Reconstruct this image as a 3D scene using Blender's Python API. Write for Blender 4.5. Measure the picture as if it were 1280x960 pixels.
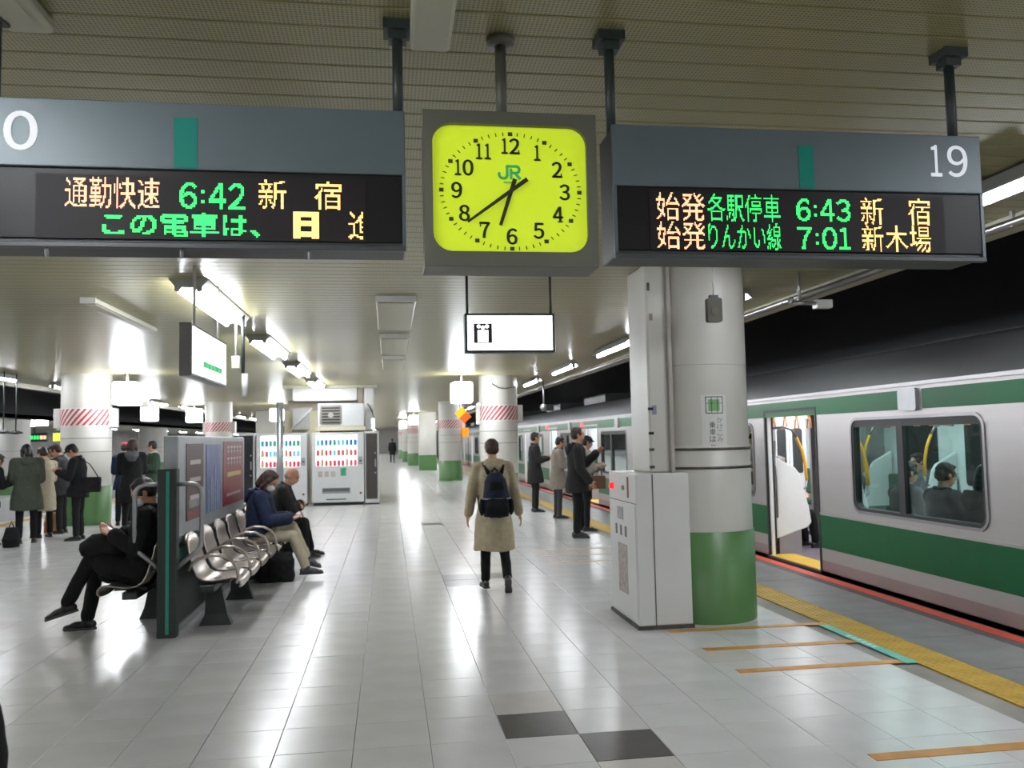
import bpy, bmesh, math, random
import numpy as np
from mathutils import Vector, Matrix
random.seed(7)
SC = bpy.context.scene
COL = SC.collection
for _o in list(bpy.data.objects): bpy.data.objects.remove(_o)

# ------------------------------------------------------------------ camera
FPX = 1060.0
EYE = Vector((0, 0, 1.6))
_yaw, _pit, _roll = math.atan(155/FPX), math.atan(68/FPX), 0.02
_f = Vector((math.sin(_yaw)*math.cos(_pit), math.cos(_yaw)*math.cos(_pit), math.sin(_pit)))
_r0 = _f.cross(Vector((0, 0, 1))).normalized(); _u0 = _r0.cross(_f)
_r = math.cos(_roll)*_r0 - math.sin(_roll)*_u0
_u = math.sin(_roll)*_r0 + math.cos(_roll)*_u0
_cd = bpy.data.cameras.new('camera'); CAM = bpy.data.objects.new('camera', _cd); COL.objects.link(CAM)
CAM.matrix_world = Matrix(((_r.x, _u.x, -_f.x, EYE.x), (_r.y, _u.y, -_f.y, EYE.y), (_r.z, _u.z, -_f.z, EYE.z), (0, 0, 0, 1)))
_cd.sensor_width = 36; _cd.lens = FPX/1280*36; _cd.clip_start = .05; _cd.clip_end = 400
_cd.dof.use_dof = True; _cd.dof.focus_distance = 3.6; _cd.dof.aperture_fstop = 5.0      # a little soft beyond the boards, as in the photo
SC.camera = CAM

# ------------------------------------------------------------------ world, exposure
W = bpy.data.worlds.new('world'); SC.world = W; W.use_nodes = True
_bg = W.node_tree.nodes['Background']; _bg.inputs[0].default_value = (.8, .9, 1, 1); _bg.inputs[1].default_value = 0.02
SC.view_settings.view_transform = 'Standard'; SC.view_settings.look = 'None'
SC.view_settings.gamma = 1; SC.view_settings.use_curve_mapping = False
SC.view_settings.exposure = 0.52
SC.cycles.use_denoising = True
SC.cycles.max_bounces = 8; SC.cycles.diffuse_bounces = 5; SC.cycles.glossy_bounces = 4
SC.cycles.transmission_bounces = 6; SC.cycles.transparent_max_bounces = 12
SC.cycles.caustics_reflective = False; SC.cycles.caustics_refractive = False
SC.cycles.sample_clamp_indirect = 6
ORD = 'first second third fourth fifth sixth seventh eighth ninth tenth eleventh twelfth thirteenth fourteenth fifteenth sixteenth seventeenth eighteenth nineteenth twentieth twenty-first twenty-second twenty-third twenty-fourth twenty-fifth'.split()
TUBE = 62.0          # radiance of the fluorescent tubes
BOXL = 22.0          # radiance of the lit sign boxes

# ------------------------------------------------------------------ helpers
def lin(c):
    return tuple(((v/255)/12.92 if v/255 <= .04045 else ((v/255+.055)/1.055)**2.4) for v in c)
_M = {}
def mat(name, c, rough=.6, metal=0., var=.08, scale=6., bump=0., bscale=40., spec=.5, emit=0., coat=0., aniso=None, alpha=None):
    """procedural principled material; c in sRGB 0-255"""
    if name in _M: return _M[name]
    m = bpy.data.materials.new(name); m.use_nodes = True
    nt = m.node_tree; b = nt.nodes['Principled BSDF']; L = nt.links
    c = lin(c)
    tc = nt.nodes.new('ShaderNodeTexCoord')
    mp = nt.nodes.new('ShaderNodeMapping'); L.new(tc.outputs['Object'], mp.inputs[0])
    if aniso: mp.inputs['Scale'].default_value = aniso
    n = nt.nodes.new('ShaderNodeTexNoise'); n.inputs['Scale'].default_value = scale; n.inputs['Detail'].default_value = 3
    L.new(mp.outputs[0], n.inputs['Vector'])
    r = nt.nodes.new('ShaderNodeValToRGB')
    r.color_ramp.elements[0].position = .3; r.color_ramp.elements[1].position = .7
    r.color_ramp.elements[0].color = tuple(v*(1-var) for v in c)+(1,)
    r.color_ramp.elements[1].color = tuple(min(1, v*(1+var)) for v in c)+(1,)
    L.new(n.outputs['Fac'], r.inputs[0]); L.new(r.outputs[0], b.inputs['Base Color'])
    b.inputs['Roughness'].default_value = rough; b.inputs['Metallic'].default_value = metal
    b.inputs['Specular IOR Level'].default_value = spec; b.inputs['Coat Weight'].default_value = coat
    if emit:
        b.inputs['Emission Color'].default_value = c+(1,); b.inputs['Emission Strength'].default_value = emit
    if bump:
        n2 = nt.nodes.new('ShaderNodeTexNoise'); n2.inputs['Scale'].default_value = bscale; n2.inputs['Detail'].default_value = 2
        L.new(mp.outputs[0], n2.inputs['Vector'])
        bp = nt.nodes.new('ShaderNodeBump'); bp.inputs['Strength'].default_value = bump; bp.inputs['Distance'].default_value = .02
        L.new(n2.outputs['Fac'], bp.inputs['Height']); L.new(bp.outputs[0], b.inputs['Normal'])
    _M[name] = m
    return m
def glass(name, c, rough=.02, op=.25):
    """tinted flat pane: coloured transmission plus a mirror reflection"""
    if name in _M: return _M[name]
    m = bpy.data.materials.new(name); m.use_nodes = True; nt = m.node_tree; nt.nodes.clear()
    o = nt.nodes.new('ShaderNodeOutputMaterial'); t = nt.nodes.new('ShaderNodeBsdfTransparent'); t.inputs[0].default_value = lin(c)+(1,)
    g = nt.nodes.new('ShaderNodeBsdfGlossy'); g.inputs['Roughness'].default_value = rough; g.inputs[0].default_value = (.8, .9, .9, 1)
    fr = nt.nodes.new('ShaderNodeFresnel'); fr.inputs[0].default_value = 1.5
    mx = nt.nodes.new('ShaderNodeMixShader')
    nt.links.new(fr.outputs[0], mx.inputs[0]); nt.links.new(t.outputs[0], mx.inputs[1]); nt.links.new(g.outputs[0], mx.inputs[2])
    nt.links.new(mx.outputs[0], o.inputs[0]); _M[name] = m
    return m

class MB:
    """collects shapes into one mesh"""
    def __init__(s): s.v = []; s.f = []; s.sm = []
    def add(s, vs, fs, smooth=False):
        k = len(s.v); s.v += [tuple(v) for v in vs]; s.f += [tuple(k+i for i in f) for f in fs]; s.sm += [smooth]*len(fs); return s
    def box(s, a, b, M=None):
        (x0, y0, z0), (x1, y1, z1) = a, b
        vs = [(x, y, z) for x in (x0, x1) for y in (y0, y1) for z in (z0, z1)]
        if M is not None: vs = [M @ Vector(v) for v in vs]
        return s.add(vs, [(0, 1, 3, 2), (4, 6, 7, 5), (0, 4, 5, 1), (2, 3, 7, 6), (0, 2, 6, 4), (1, 5, 7, 3)])
    def rbox(s, a, b, r=.02, axis='y', n=4, M=None):
        """box with its four corners rounded in the plane across `axis`"""
        i = 'xyz'.index(axis); j, k = [q for q in range(3) if q != i]
        pts = rrect(a[j], a[k], b[j], b[k], r, n)
        return s.prism(pts, axis, a[i], b[i], M)
    def prism(s, pts, axis, t0, t1, M=None, smooth=False):
        i = 'xyz'.index(axis); j, k = [q for q in range(3) if q != i]
        n = len(pts); vs = []
        for t in (t0, t1):
            for p in pts:
                v = [0, 0, 0]; v[i] = t; v[j] = p[0]; v[k] = p[1]; vs.append(v)
        if M is not None: vs = [M @ Vector(v) for v in vs]
        fs = [tuple(range(n)), tuple(range(2*n-1, n-1, -1))]
        s.add(vs, fs)
        kk = len(s.v)-2*n
        for q in range(n):
            s.f.append((kk+q, kk+n+q, kk+n+(q+1) % n, kk+(q+1) % n)); s.sm.append(smooth)
        return s
    def cyl(s, p0, p1, r0, r1=None, n=16, caps=True, smooth=True):
        r1 = r0 if r1 is None else r1
        p0, p1 = Vector(p0), Vector(p1); d = (p1-p0).normalized()
        a = d.orthogonal().normalized(); b = d.cross(a)
        vs = []
        for p, r in ((p0, r0), (p1, r1)):
            vs += [p+r*(math.cos(2*math.pi*i/n)*a+math.sin(2*math.pi*i/n)*b) for i in range(n)]
        s.add(vs, [(i, (i+1) % n, n+(i+1) % n, n+i) for i in range(n)], smooth)
        if caps:
            k = len(s.v)-2*n
            s.f += [tuple(k+i for i in range(n-1, -1, -1)), tuple(k+n+i for i in range(n))]; s.sm += [False, False]
        return s
    def tube(s, path, r, n=8, closed=False):
        P = [Vector(p) for p in path]; m = len(P); vs = []; up = None
        for i, p in enumerate(P):
            d = (P[(i+1) % m]-P[i-1]) if closed or 0 < i < m-1 else (P[1]-P[0] if i == 0 else P[-1]-P[-2])
            d.normalize()
            if up is None: up = d.orthogonal().normalized()
            a = (up-d*up.dot(d)).normalized(); up = a; b = d.cross(a)
            rr = r[i] if hasattr(r, '__len__') else r
            vs += [p+rr*(math.cos(2*math.pi*j/n)*a+math.sin(2*math.pi*j/n)*b) for j in range(n)]
        fs = []
        for i in range(m if closed else m-1):
            k0, k1 = i*n, ((i+1) % m)*n
            fs += [(k0+j, k0+(j+1) % n, k1+(j+1) % n, k1+j) for j in range(n)]
        if not closed: fs += [tuple(range(n-1, -1, -1)), tuple((m-1)*n+j for j in range(n))]
        return s.add(vs, fs, True)
    def lathe(s, prof, c=(0, 0, 0), n=20, a0=0, a1=2*math.pi, smooth=True):
        full = abs(a1-a0-2*math.pi) < 1e-6; m = n if full else n+1; vs = []
        for (r, z) in prof:
            vs += [(c[0]+r*math.cos(a0+(a1-a0)*i/n), c[1]+r*math.sin(a0+(a1-a0)*i/n), c[2]+z) for i in range(m)]
        fs = []
        for q in range(len(prof)-1):
            for i in range(n):
                fs.append((q*m+i, q*m+(i+1) % m, (q+1)*m+(i+1) % m, (q+1)*m+i))
        return s.add(vs, fs, smooth)
    def ell(s, c, r, M=None, nu=10, nv=7):
        vs = [(0, 0, -1)]
        for j in range(1, nv):
            t = -math.pi/2+math.pi*j/nv
            vs += [(math.cos(t)*math.cos(2*math.pi*i/nu), math.cos(t)*math.sin(2*math.pi*i/nu), math.sin(t)) for i in range(nu)]
        vs.append((0, 0, 1)); c = Vector(c)
        vs = [Vector((v[0]*r[0], v[1]*r[1], v[2]*r[2])) for v in vs]
        if M is not None: vs = [M @ v for v in vs]
        vs = [v+c for v in vs]; fs = []
        for i in range(nu): fs.append((0, 1+(i+1) % nu, 1+i))
        for j in range(nv-2):
            for i in range(nu): fs.append((1+j*nu+i, 1+j*nu+(i+1) % nu, 1+(j+1)*nu+(i+1) % nu, 1+(j+1)*nu+i))
        q = 1+(nv-2)*nu
        for i in range(nu): fs.append((q+i, q+(i+1) % nu, len(vs)-1))
        return s.add(vs, fs, True)
    def loft(s, rings, smooth=True, caps=True):
        n = len(rings[0]); vs = [p for r in rings for p in r]; fs = []
        for q in range(len(rings)-1):
            fs += [(q*n+i, q*n+(i+1) % n, (q+1)*n+(i+1) % n, (q+1)*n+i) for i in range(n)]
        s.add(vs, fs, smooth)
        if caps:
            k = len(s.v)-len(vs); m = len(rings)-1
            s.f += [tuple(k+i for i in range(n-1, -1, -1)), tuple(k+m*n+i for i in range(n))]; s.sm += [False, False]
        return s
    def mesh(s, name):
        me = bpy.data.meshes.new(name); me.from_pydata([tuple(v) for v in s.v], [], s.f)
        me.polygons.foreach_set('use_smooth', s.sm)
        bm = bmesh.new(); bm.from_mesh(me); bmesh.ops.recalc_face_normals(bm, faces=bm.faces); bm.to_mesh(me); bm.free()
        return me
    def build(s, name, m, parent=None, bevel=0., seg=2, **kw):
        o = bpy.data.objects.new(name, s.mesh(name)); COL.objects.link(o)
        if m: o.data.materials.append(m)
        if parent is not None: o.parent = parent
        if bevel:
            bv = o.modifiers.new('bevel', 'BEVEL'); bv.width = bevel; bv.segments = seg; bv.limit_method = 'ANGLE'; bv.angle_limit = .6
        for k, v in kw.items(): o[k] = v
        return o
def rrect(x0, y0, x1, y1, r, n=4):
    pts = []
    for cx, cy, a in ((x1-r, y1-r, 0), (x0+r, y1-r, 90), (x0+r, y0+r, 180), (x1-r, y0+r, 270)):
        pts += [(cx+r*math.cos(math.radians(a+90*i/n)), cy+r*math.sin(math.radians(a+90*i/n))) for i in range(n+1)]
    return pts
def thing(name, label, cat, loc=(0, 0, 0), rz=0, group=None):
    o = bpy.data.objects.new(name, None); COL.objects.link(o); o.empty_display_size = .1
    o.location = loc; o.rotation_euler = (0, 0, rz); o['label'] = label; o['category'] = cat
    if group: o['group'] = group
    return o
def tag(o, label, cat, group=None):
    o['label'] = label; o['category'] = cat
    if group: o['group'] = group
    return o
def struct(o): o['kind'] = 'structure'; return o
def at(o, loc, rz=None):
    o.location = loc
    if rz is not None: o.rotation_euler = (0, 0, rz)
    return o
def copy_tree(o, parent=None):
    c = o.copy(); COL.objects.link(c)
    if parent is not None: c.parent = parent
    for ch in list(o.children): copy_tree(ch, c)
    return c
def relabel(o, label, group=None):
    o['label'] = label
    if group: o['group'] = group
    return o
def box(a, b): return MB().box(a, b)
def text_mesh(body, offset=0.):
    c = bpy.data.curves.new('text', 'FONT'); c.body = body; c.offset = offset; c.resolution_u = 6
    o = bpy.data.objects.new('text', c); COL.objects.link(o)
    dg = bpy.context.evaluated_depsgraph_get(); dg.update()
    me = bpy.data.meshes.new_from_object(o.evaluated_get(dg)); bpy.data.objects.remove(o)
    v = np.array([x.co[:] for x in me.vertices]); f = [tuple(p.vertices) for p in me.polygons]
    bpy.data.meshes.remove(me)
    return v, f
def text(body, name, m, parent, x0, x1, z0, z1, y, facing='-y', offset=0., keep=False, bold=0.):
    """flat lettering fitted into a rectangle; facing -y (x right) or +x / -x (runs along y)"""
    v, f = text_mesh(body, offset)
    lo, hi = v.min(0), v.max(0)
    sx = (x1-x0)/max(1e-6, hi[0]-lo[0]); sz = (z1-z0)/max(1e-6, hi[1]-lo[1])
    ox = 0
    if keep:
        s_ = min(sx, sz); ox = ((x1-x0)-s_*(hi[0]-lo[0]))/2; sx = s_; sz = s_
    X = x0+ox+(v[:, 0]-lo[0])*sx; Z = z0+(v[:, 1]-lo[1])*sz
    if facing == '-y': P = [(a, y, b) for a, b in zip(X, Z)]
    elif facing == '+x': P = [(y, a, b) for a, b in zip(X, Z)]
    else: P = [(y, x0+x1-a, b) for a, b in zip(X, Z)]
    mb = MB()
    for dx, dz in ([(0, 0)] if not bold else [(-bold, 0), (bold, 0), (0, bold*.5), (0, -bold*.5), (0, 0)]):
        if facing == '-y': mb.add([(p[0]+dx, p[1]-abs(dx)*.01-dz*.01, p[2]+dz) for p in P], f)
        else: mb.add([(p[0], p[1]+dx, p[2]+dz) for p in P], f)
    return mb.build(name, m, parent)
def raster(body, cols, rows, offset=0.):
    """lettering sampled on a grid of LEDs"""
    v, f = text_mesh(body, offset); lo, hi = v.min(0), v.max(0)
    P = (v[:, :2]-lo[:2])/(hi[:2]-lo[:2]); g = np.zeros((rows, cols), bool)
    gx, gy = np.meshgrid((np.arange(cols)+.5)/cols, (np.arange(rows)+.5)/rows)
    for t in f:
        for q in range(1, len(t)-1):
            a, b, c = P[t[0]], P[t[q]], P[t[q+1]]
            d = (b[1]-c[1])*(a[0]-c[0])+(c[0]-b[0])*(a[1]-c[1])
            if abs(d) < 1e-12: continue
            u = ((b[1]-c[1])*(gx-c[0])+(c[0]-b[0])*(gy-c[1]))/d; w = ((c[1]-a[1])*(gx-c[0])+(a[0]-c[0])*(gy-c[1]))/d
            g |= (u >= -1e-6) & (w >= -1e-6) & (u+w <= 1+1e-6)
    return g
def led(body, m, parent, x0, x1, z0, z1, y, pitch=.0045, offset=0., cut=1.0):
    cols = max(4, round((x1-x0)/pitch)); rows = max(4, round((z1-z0)/pitch)); g = raster(body, cols, rows, offset)
    px, pz = (x1-x0)/cols, (z1-z0)/rows; mb = MB(); e = .04
    for j in range(rows):
        for i in range(int(cols*cut)):
            if g[j, i]:
                a, b = x0+px*(i+e), x0+px*(i+1-e); c, d = z0+pz*(j+e), z0+pz*(j+1-e)
                mb.add([(a, y, c), (b, y, c), (b, y, d), (a, y, d)], [(0, 1, 2, 3)])
    return mb.build('led_text', m, parent, kind='stuff')

def led_digits(body, m, parent, x0, x1, z0, z1, y, pitch):
    wd = [.42 if q == ':' else .78 if q == '1' else 1. for q in body]; gap = .14; u = (x1-x0)/(sum(wd)+gap*(len(wd)-1)); x = x0
    for q, w in zip(body, wd):
        if q == ':':
            for zz in (.28, .66):
                c = x+w*u/2; h = (z1-z0); MB().add([(c-pitch, y, z0+h*zz-pitch), (c+pitch, y, z0+h*zz-pitch), (c+pitch, y, z0+h*zz+pitch), (c-pitch, y, z0+h*zz+pitch)], [(0, 1, 2, 3)]).build('led_dot', m, parent)
        else: led(chr(0xFF10+int(q)), m, parent, x, x+w*u, z0, z1, y, pitch, .015)
        x += (w+gap)*u
# ------------------------------------------------------------------ materials
m_tile = mat('tile_white', (206, 205, 206), .22, var=.05, scale=3, bump=.02, bscale=5)
m_tile2 = mat('tile_grey_white', (203, 202, 203), .22, var=.05, scale=3, bump=.02, bscale=5)
m_tilep = mat('tile_pinkish', (200, 195, 191), .22, var=.05, scale=3)
m_tiled = mat('tile_charcoal', (62, 59, 57), .3, var=.12, scale=9)
m_grout = mat('grout', (138, 134, 128), .8, var=.2, scale=2)
m_conc = mat('edge_concrete', (112, 112, 112), .35, var=.16, scale=5, bump=.05)
m_yel = mat('tactile_yellow', (176, 142, 44), .5, var=.16, scale=5)
m_red = mat('line_red', (214, 74, 50), .5, var=.1, scale=8)
m_orange = mat('line_orange', (190, 132, 52), .4, var=.15, scale=9)
m_teal = mat('teal', (0, 112, 98), .5, var=.05, spec=.2)
m_tealf = mat('line_teal', (92, 186, 178), .4, var=.15, scale=10)
m_white = mat('white_paint', (214, 214, 212), .35, var=.03, scale=2)
m_pill = mat('pillar_white', (200, 198, 192), .38, var=.05, scale=2.5, aniso=(1, 1, .4))
m_pgreen = mat('pillar_green', (84, 124, 74), .38, var=.05, scale=3)
m_ceil = mat('ceiling_panel', (142, 136, 98), .3, var=.04, scale=1.5, metal=0., spec=.6)
m_tray = mat('tray_cream', (176, 174, 156), .45, var=.03)
m_dark = mat('dark_void', (26, 26, 27), .9, var=.15)
m_black = mat('black_plastic', (20, 20, 21), .45, var=.05)
m_iron = mat('iron_green_black', (38, 46, 44), .45, var=.1)
m_sgrey = mat('sign_grey', (82, 92, 96), .36, metal=.15, var=.03, spec=.3)
m_steel = mat('steel', (150, 148, 150), .3, metal=.95, var=.04, scale=5, aniso=(1, .1, 1))
m_bsteel = mat('bench_steel', (186, 176, 168), .30, metal=.8, var=.05, scale=8)
m_alu = mat('aluminium', (170, 172, 174), .4, metal=.8, var=.04)
m_lamp = mat('tube_light', (246, 250, 255), .5, emit=TUBE, var=0)
m_lit = mat('lit_panel', (248, 252, 255), .5, emit=1.8, var=0)
m_glow = mat('lit_sign_box', (244, 249, 255), .5, emit=BOXL, var=0)
m_clockf = mat('clock_face', (198, 220, 46), .25, emit=.30, var=.02, scale=1)
m_ink = mat('numeral_ink', (44, 58, 22), .5, var=0)
m_clockh = mat('clock_housing', (92, 92, 82), .45, metal=.3, var=.04)
m_ledg = mat('led_green', (50, 250, 110), .5, emit=.85, var=0)
m_ledy = mat('led_amber', (255, 205, 120), .5, emit=1.1, var=0)
m_ledr = mat('led_orange', (255, 184, 140), .5, emit=1.1, var=0)
m_redw = mat('stripe_red', (176, 58, 66), .4, var=.05)
m_num = mat('sign_number', (214, 216, 220), .5, emit=.25, var=0)
m_skin = mat('skin', (196, 146, 118), .5, var=.05, scale=12)
m_hair = mat('hair_black', (26, 22, 21), .5, var=.25, scale=40, aniso=(1, 1, .2))
m_hairb = mat('hair_brown', (58, 40, 32), .7, var=.25, scale=40, aniso=(1, 1, .2))
m_hairg = mat('hair_grey', (150, 142, 136), .6, var=.15, scale=30)
m_eye = mat('eye_dark', (24, 18, 16), .2, var=0)
m_mask = mat('mask_white', (226, 228, 230), .8, var=.03, bump=.1)

# ------------------------------------------------------------------ structure: floor
CEIL = 3.1
floor = struct(MB().box((-8.3, -14, -.2), (4.8, 112, -.012)).build('floor', m_grout))
tile_me = []
for k, m_ in enumerate((m_tile, m_tile2, m_tilep, m_tiled)):
    h = .1985; q = .1965
    mb_ = MB().add([(-h, -h, -.012), (h, -h, -.012), (h, h, -.012), (-h, h, -.012), (-h, -h, -.001), (h, -h, -.001), (h, h, -.001), (-h, h, -.001), (-q, -q, 0), (q, -q, 0), (q, q, 0), (-q, q, 0)],
                   [(0, 1, 5, 4), (1, 2, 6, 5), (2, 3, 7, 6), (3, 0, 4, 7), (4, 5, 9, 8), (5, 6, 10, 9), (6, 7, 11, 10), (7, 4, 8, 11), (8, 9, 10, 11)])
    me_ = mb_.mesh('tile'); me_.materials.append(m_); tile_me.append(me_)
def in_view(x, y, z=0, mar=60):
    d = Vector((x, y, z))-EYE; w = d.dot(_f)
    if w < .3: return False
    px = 640+FPX*d.dot(_r)/w; py = 480-FPX*d.dot(_u)/w
    return -mar < px < 1280+mar and -mar < py < 960+mar
DARK = {(1, 11), (2, 10), (1, 23), (2, 24), (1, 40), (1, 24)}
cells = []
for i in range(-21, 9):
    for j in range(-34, 278):
        x, y = .4+.4*i, .4+.4*j
        if -8.15 < x < 3.6: cells.append((math.hypot(x, y), i, j, x, y))
near = sorted(c for c in cells if c[4] > 3 and in_view(c[3], c[4], 0, 45))[:296]
nearset = {(c[1], c[2]) for c in near}
def tile_kind(i, j):
    if (i, j) in DARK: return 3
    rr = random.Random(i*991+j*37).random()
    return 2 if rr > .985 else (1 if rr > .7 else 0)
for d, i, j, x, y in near:
    o = bpy.data.objects.new('tile', tile_me[tile_kind(i, j)]); COL.objects.link(o); o.parent = floor
    o.location = (x, y, random.uniform(-.0004, .0004))
rest = [MB(), MB(), MB(), MB()]
for d, i, j, x, y in cells:
    if (i, j) in nearset: continue
    h = .196; k = tile_kind(i, j)
    if y < 60: rest[k].add([(x-h-.003, y-h-.003, -.006), (x+h+.003, y-h-.003, -.006), (x+h+.003, y+h+.003, -.006), (x-h-.003, y+h+.003, -.006), (x-h, y-h, 0), (x+h, y-h, 0), (x+h, y+h, 0), (x-h, y+h, 0)],
                  [(4, 5, 6, 7), (0, 1, 5, 4), (1, 2, 6, 5), (2, 3, 7, 6), (3, 0, 4, 7)])
    else: rest[k].add([(x-h, y-h, 0), (x+h, y-h, 0), (x+h, y+h, 0), (x-h, y+h, 0)], [(0, 1, 2, 3)])
_far = MB()
_fo = MB(); _mi = []
for k in range(4): _fo.add(rest[k].v, rest[k].f); _mi += [k]*len(rest[k].f)
_o = _fo.build('far_tiles', m_tile, floor, kind='stuff')
for m_ in (m_tile2, m_tilep, m_tiled): _o.data.materials.append(m_)
_o.data.polygons.foreach_set('material_index', _mi)
# tactile paving
bm_ = MB(); h = .148
bm_.add([(-h, -h, -.01), (h, -h, -.01), (h, h, -.01), (-h, h, -.01), (-h, -h, .001), (h, -h, .001), (h, h, .001), (-h, h, .001)], [(0, 1, 5, 4), (1, 2, 6, 5), (2, 3, 7, 6), (3, 0, 4, 7), (4, 5, 6, 7)])
for a in range(5):
    for b in range(5): bm_.lathe([(.018, .001), (.012, .006), (0.0005, .006)], (-.116+.058*a, -.116+.058*b, 0), 5)
tac_me = bm_.mesh('tactile_block'); tac_me.materials.append(m_yel)
tac_far = MB()
for k in range(-6, 330):
    y = 3.05+.3*k
    if 3.5 < y < 21:
        o = bpy.data.objects.new('tactile_block', tac_me); COL.objects.link(o); o.parent = floor; o.location = (3.745, y, 0)
    else: tac_far.add([(3.6, y-h, .001), (3.89, y-h, .001), (3.89, y+h, .001), (3.6, y+h, .001)], [(0, 1, 2, 3)])
tac_far.build('far_tactile_paving', m_yel, floor, kind='stuff')
# edge slabs
sl = MB().box((3.9, -.447, -.02), (4.55, .447, 0)).mesh('edge_slab'); sl.materials.append(m_conc)
for k in range(0, 125):
    o = bpy.data.objects.new('edge_slab', sl); COL.objects.link(o); o.parent = floor; o.location = (0, .5+.9*k-2, 0)
m_rough = mat('edge_rough', (96, 94, 94), .7, var=.3, scale=60, bump=.6, bscale=120)
MB().box((4.55, -14, -.02), (4.80, 112, .001)).build('edge_strip', m_rough, floor)
MB().box((4.655, -14, 0), (4.775, 112, .004)).build('red_edge_line', m_red, floor)
MB().box((4.70, -14, -1.2), (4.8, 112, -.02)).build('platform_face', m_dark, floor)
# left side platform edge
MB().box((-8.15, -14, -.02), (-7.85, 112, .002)).build('left_tactile_strip', m_yel, floor)
MB().box((-8.3, -14, -.02), (-8.2, 112, .003)).build('left_edge_line', m_white, floor)
MB().box((-8.3, -14, -1.2), (-8.2, 112, -.2)).build('left_platform_face', m_dark, floor)

# ------------------------------------------------------------------ structure: ceiling
ceiling = struct(MB().box((-8.4, -14, CEIL+.012), (4.35, 112, CEIL+.25)).build('ceiling', m_dark))
def perforated(name, c):
    m = mat(name, c, .3, var=.03, scale=1.5); nt = m.node_tree; b = nt.nodes['Principled BSDF']
    tc = nt.nodes.new('ShaderNodeTexCoord'); v = nt.nodes.new('ShaderNodeTexVoronoi')
    v.inputs['Scale'].default_value = 62; v.inputs['Randomness'].default_value = 0
    r = nt.nodes.new('ShaderNodeValToRGB'); r.color_ramp.elements[0].position = .22; r.color_ramp.elements[1].position = .34
    r.color_ramp.elements[0].color = (.35, .35, .33, 1); r.color_ramp.elements[1].color = (1, 1, 1, 1)
    old = b.inputs['Base Color'].links[0].from_socket
    mx = nt.nodes.new('ShaderNodeMix'); mx.data_type = 'RGBA'; mx.blend_type = 'MULTIPLY'; mx.inputs[0].default_value = 1
    nt.links.new(tc.outputs['Object'], v.inputs['Vector']); nt.links.new(v.outputs['Distance'], r.inputs[0])
    nt.links.new(old, mx.inputs[6]); nt.links.new(r.outputs[0], mx.inputs[7]); nt.links.new(mx.outputs[2], b.inputs['Base Color'])
    return m
m_perf = perforated('ceiling_perforated', (146, 140, 98))
def strip_mb(w=.16, x0=-8.4, x1=4.35):
    a, b = -w/2+.0025, w/2-.0025
    pr = [(a, .012), (a, .003), (a+.006, 0), (b-.006, 0), (b, .003), (b, .012)]
    return MB().add([(x, p[0], p[1]) for x in (x0, x1) for p in pr], [(i, i+1, i+7, i+6) for i in range(5)])
st_me = strip_mb().mesh('ceiling_strip'); st_me.materials.append(m_perf)
far_st = MB(); proto_st = strip_mb()
for k in range(-104, 690):
    y = 2.80+.16*k
    if 1.6 < y < 16:
        o = bpy.data.objects.new('ceiling_strip', st_me); COL.objects.link(o); o.parent = ceiling; o.location = (0, y, CEIL)
    else: far_st.add([(v[0], v[1]+y, v[2]+CEIL) for v in proto_st.v], proto_st.f)
far_st.build('far_ceiling_strips', m_ceil, ceiling, kind='stuff')
MB().box((4.35, -14, 3.0), (4.47, 112, 3.4)).build('ceiling_edge', m_tray, ceiling)
MB().box((-8.52, -14, 3.0), (-8.4, 112, 3.4)).build('left_ceiling_edge', m_tray, ceiling)
# tunnel on the right, tracks on the left, the far ends
struct(box((8.3, -14, -1.3), (8.6, 120, 4.6)).build('wall_right', mat('tunnel_wall', (58, 58, 60), .8, var=.25, scale=.8, aniso=(1, .1, 1))))
m_ledge = mat('tunnel_ledge', (120, 120, 124), .7, var=.1)
struct(box((8.1, -14, 2.3), (8.3, 120, 2.62)).build('trim_1', m_ledge))
struct(box((8.15, -14, 2.86), (8.3, 120, 2.93)).build('trim_2', mat('cable', (60, 60, 62), .6)))
struct(box((-20, -14, 4.6), (8.6, 120, 4.8)).build('ceiling_void', m_dark))
struct(box((-12.3, -14, -1.3), (-8.3, 120, -1.2)).build('floor_track_left', m_dark))
struct(box((4.8, -14, -1.4), (8.6, 120, -1.3)).build('floor_track_right', m_dark))
struct(box((-20, -14, -1.2), (-12.3, 112, 0)).build('floor_opposite_platform', m_tile2))
struct(box((-20, -14, 2.62), (-12.4, 112, 2.75)).build('ceiling_opposite_platform', m_tray))
struct(box((-12.55, -14, 2.6), (-12.4, 112, 4.6)).build('wall_beam_left', m_dark))
m_wallw = mat('wall_tile_white', (196, 194, 190), .35, var=.05)
struct(box((-20, -14, 0), (-19.8, 112, 2.62)).build('wall_left', mat('wall_far_grey', (150, 148, 145), .6, var=.2, scale=1)))
struct(box((-20, 112, -1.3), (8.6, 112.3, 4.6)).build('wall_back', m_wallw))
struct(box((-20, -14.3, -1.3), (8.6, -14, 4.6)).build('wall_front', mat('wall_behind', (130, 128, 122), .7)))

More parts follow.
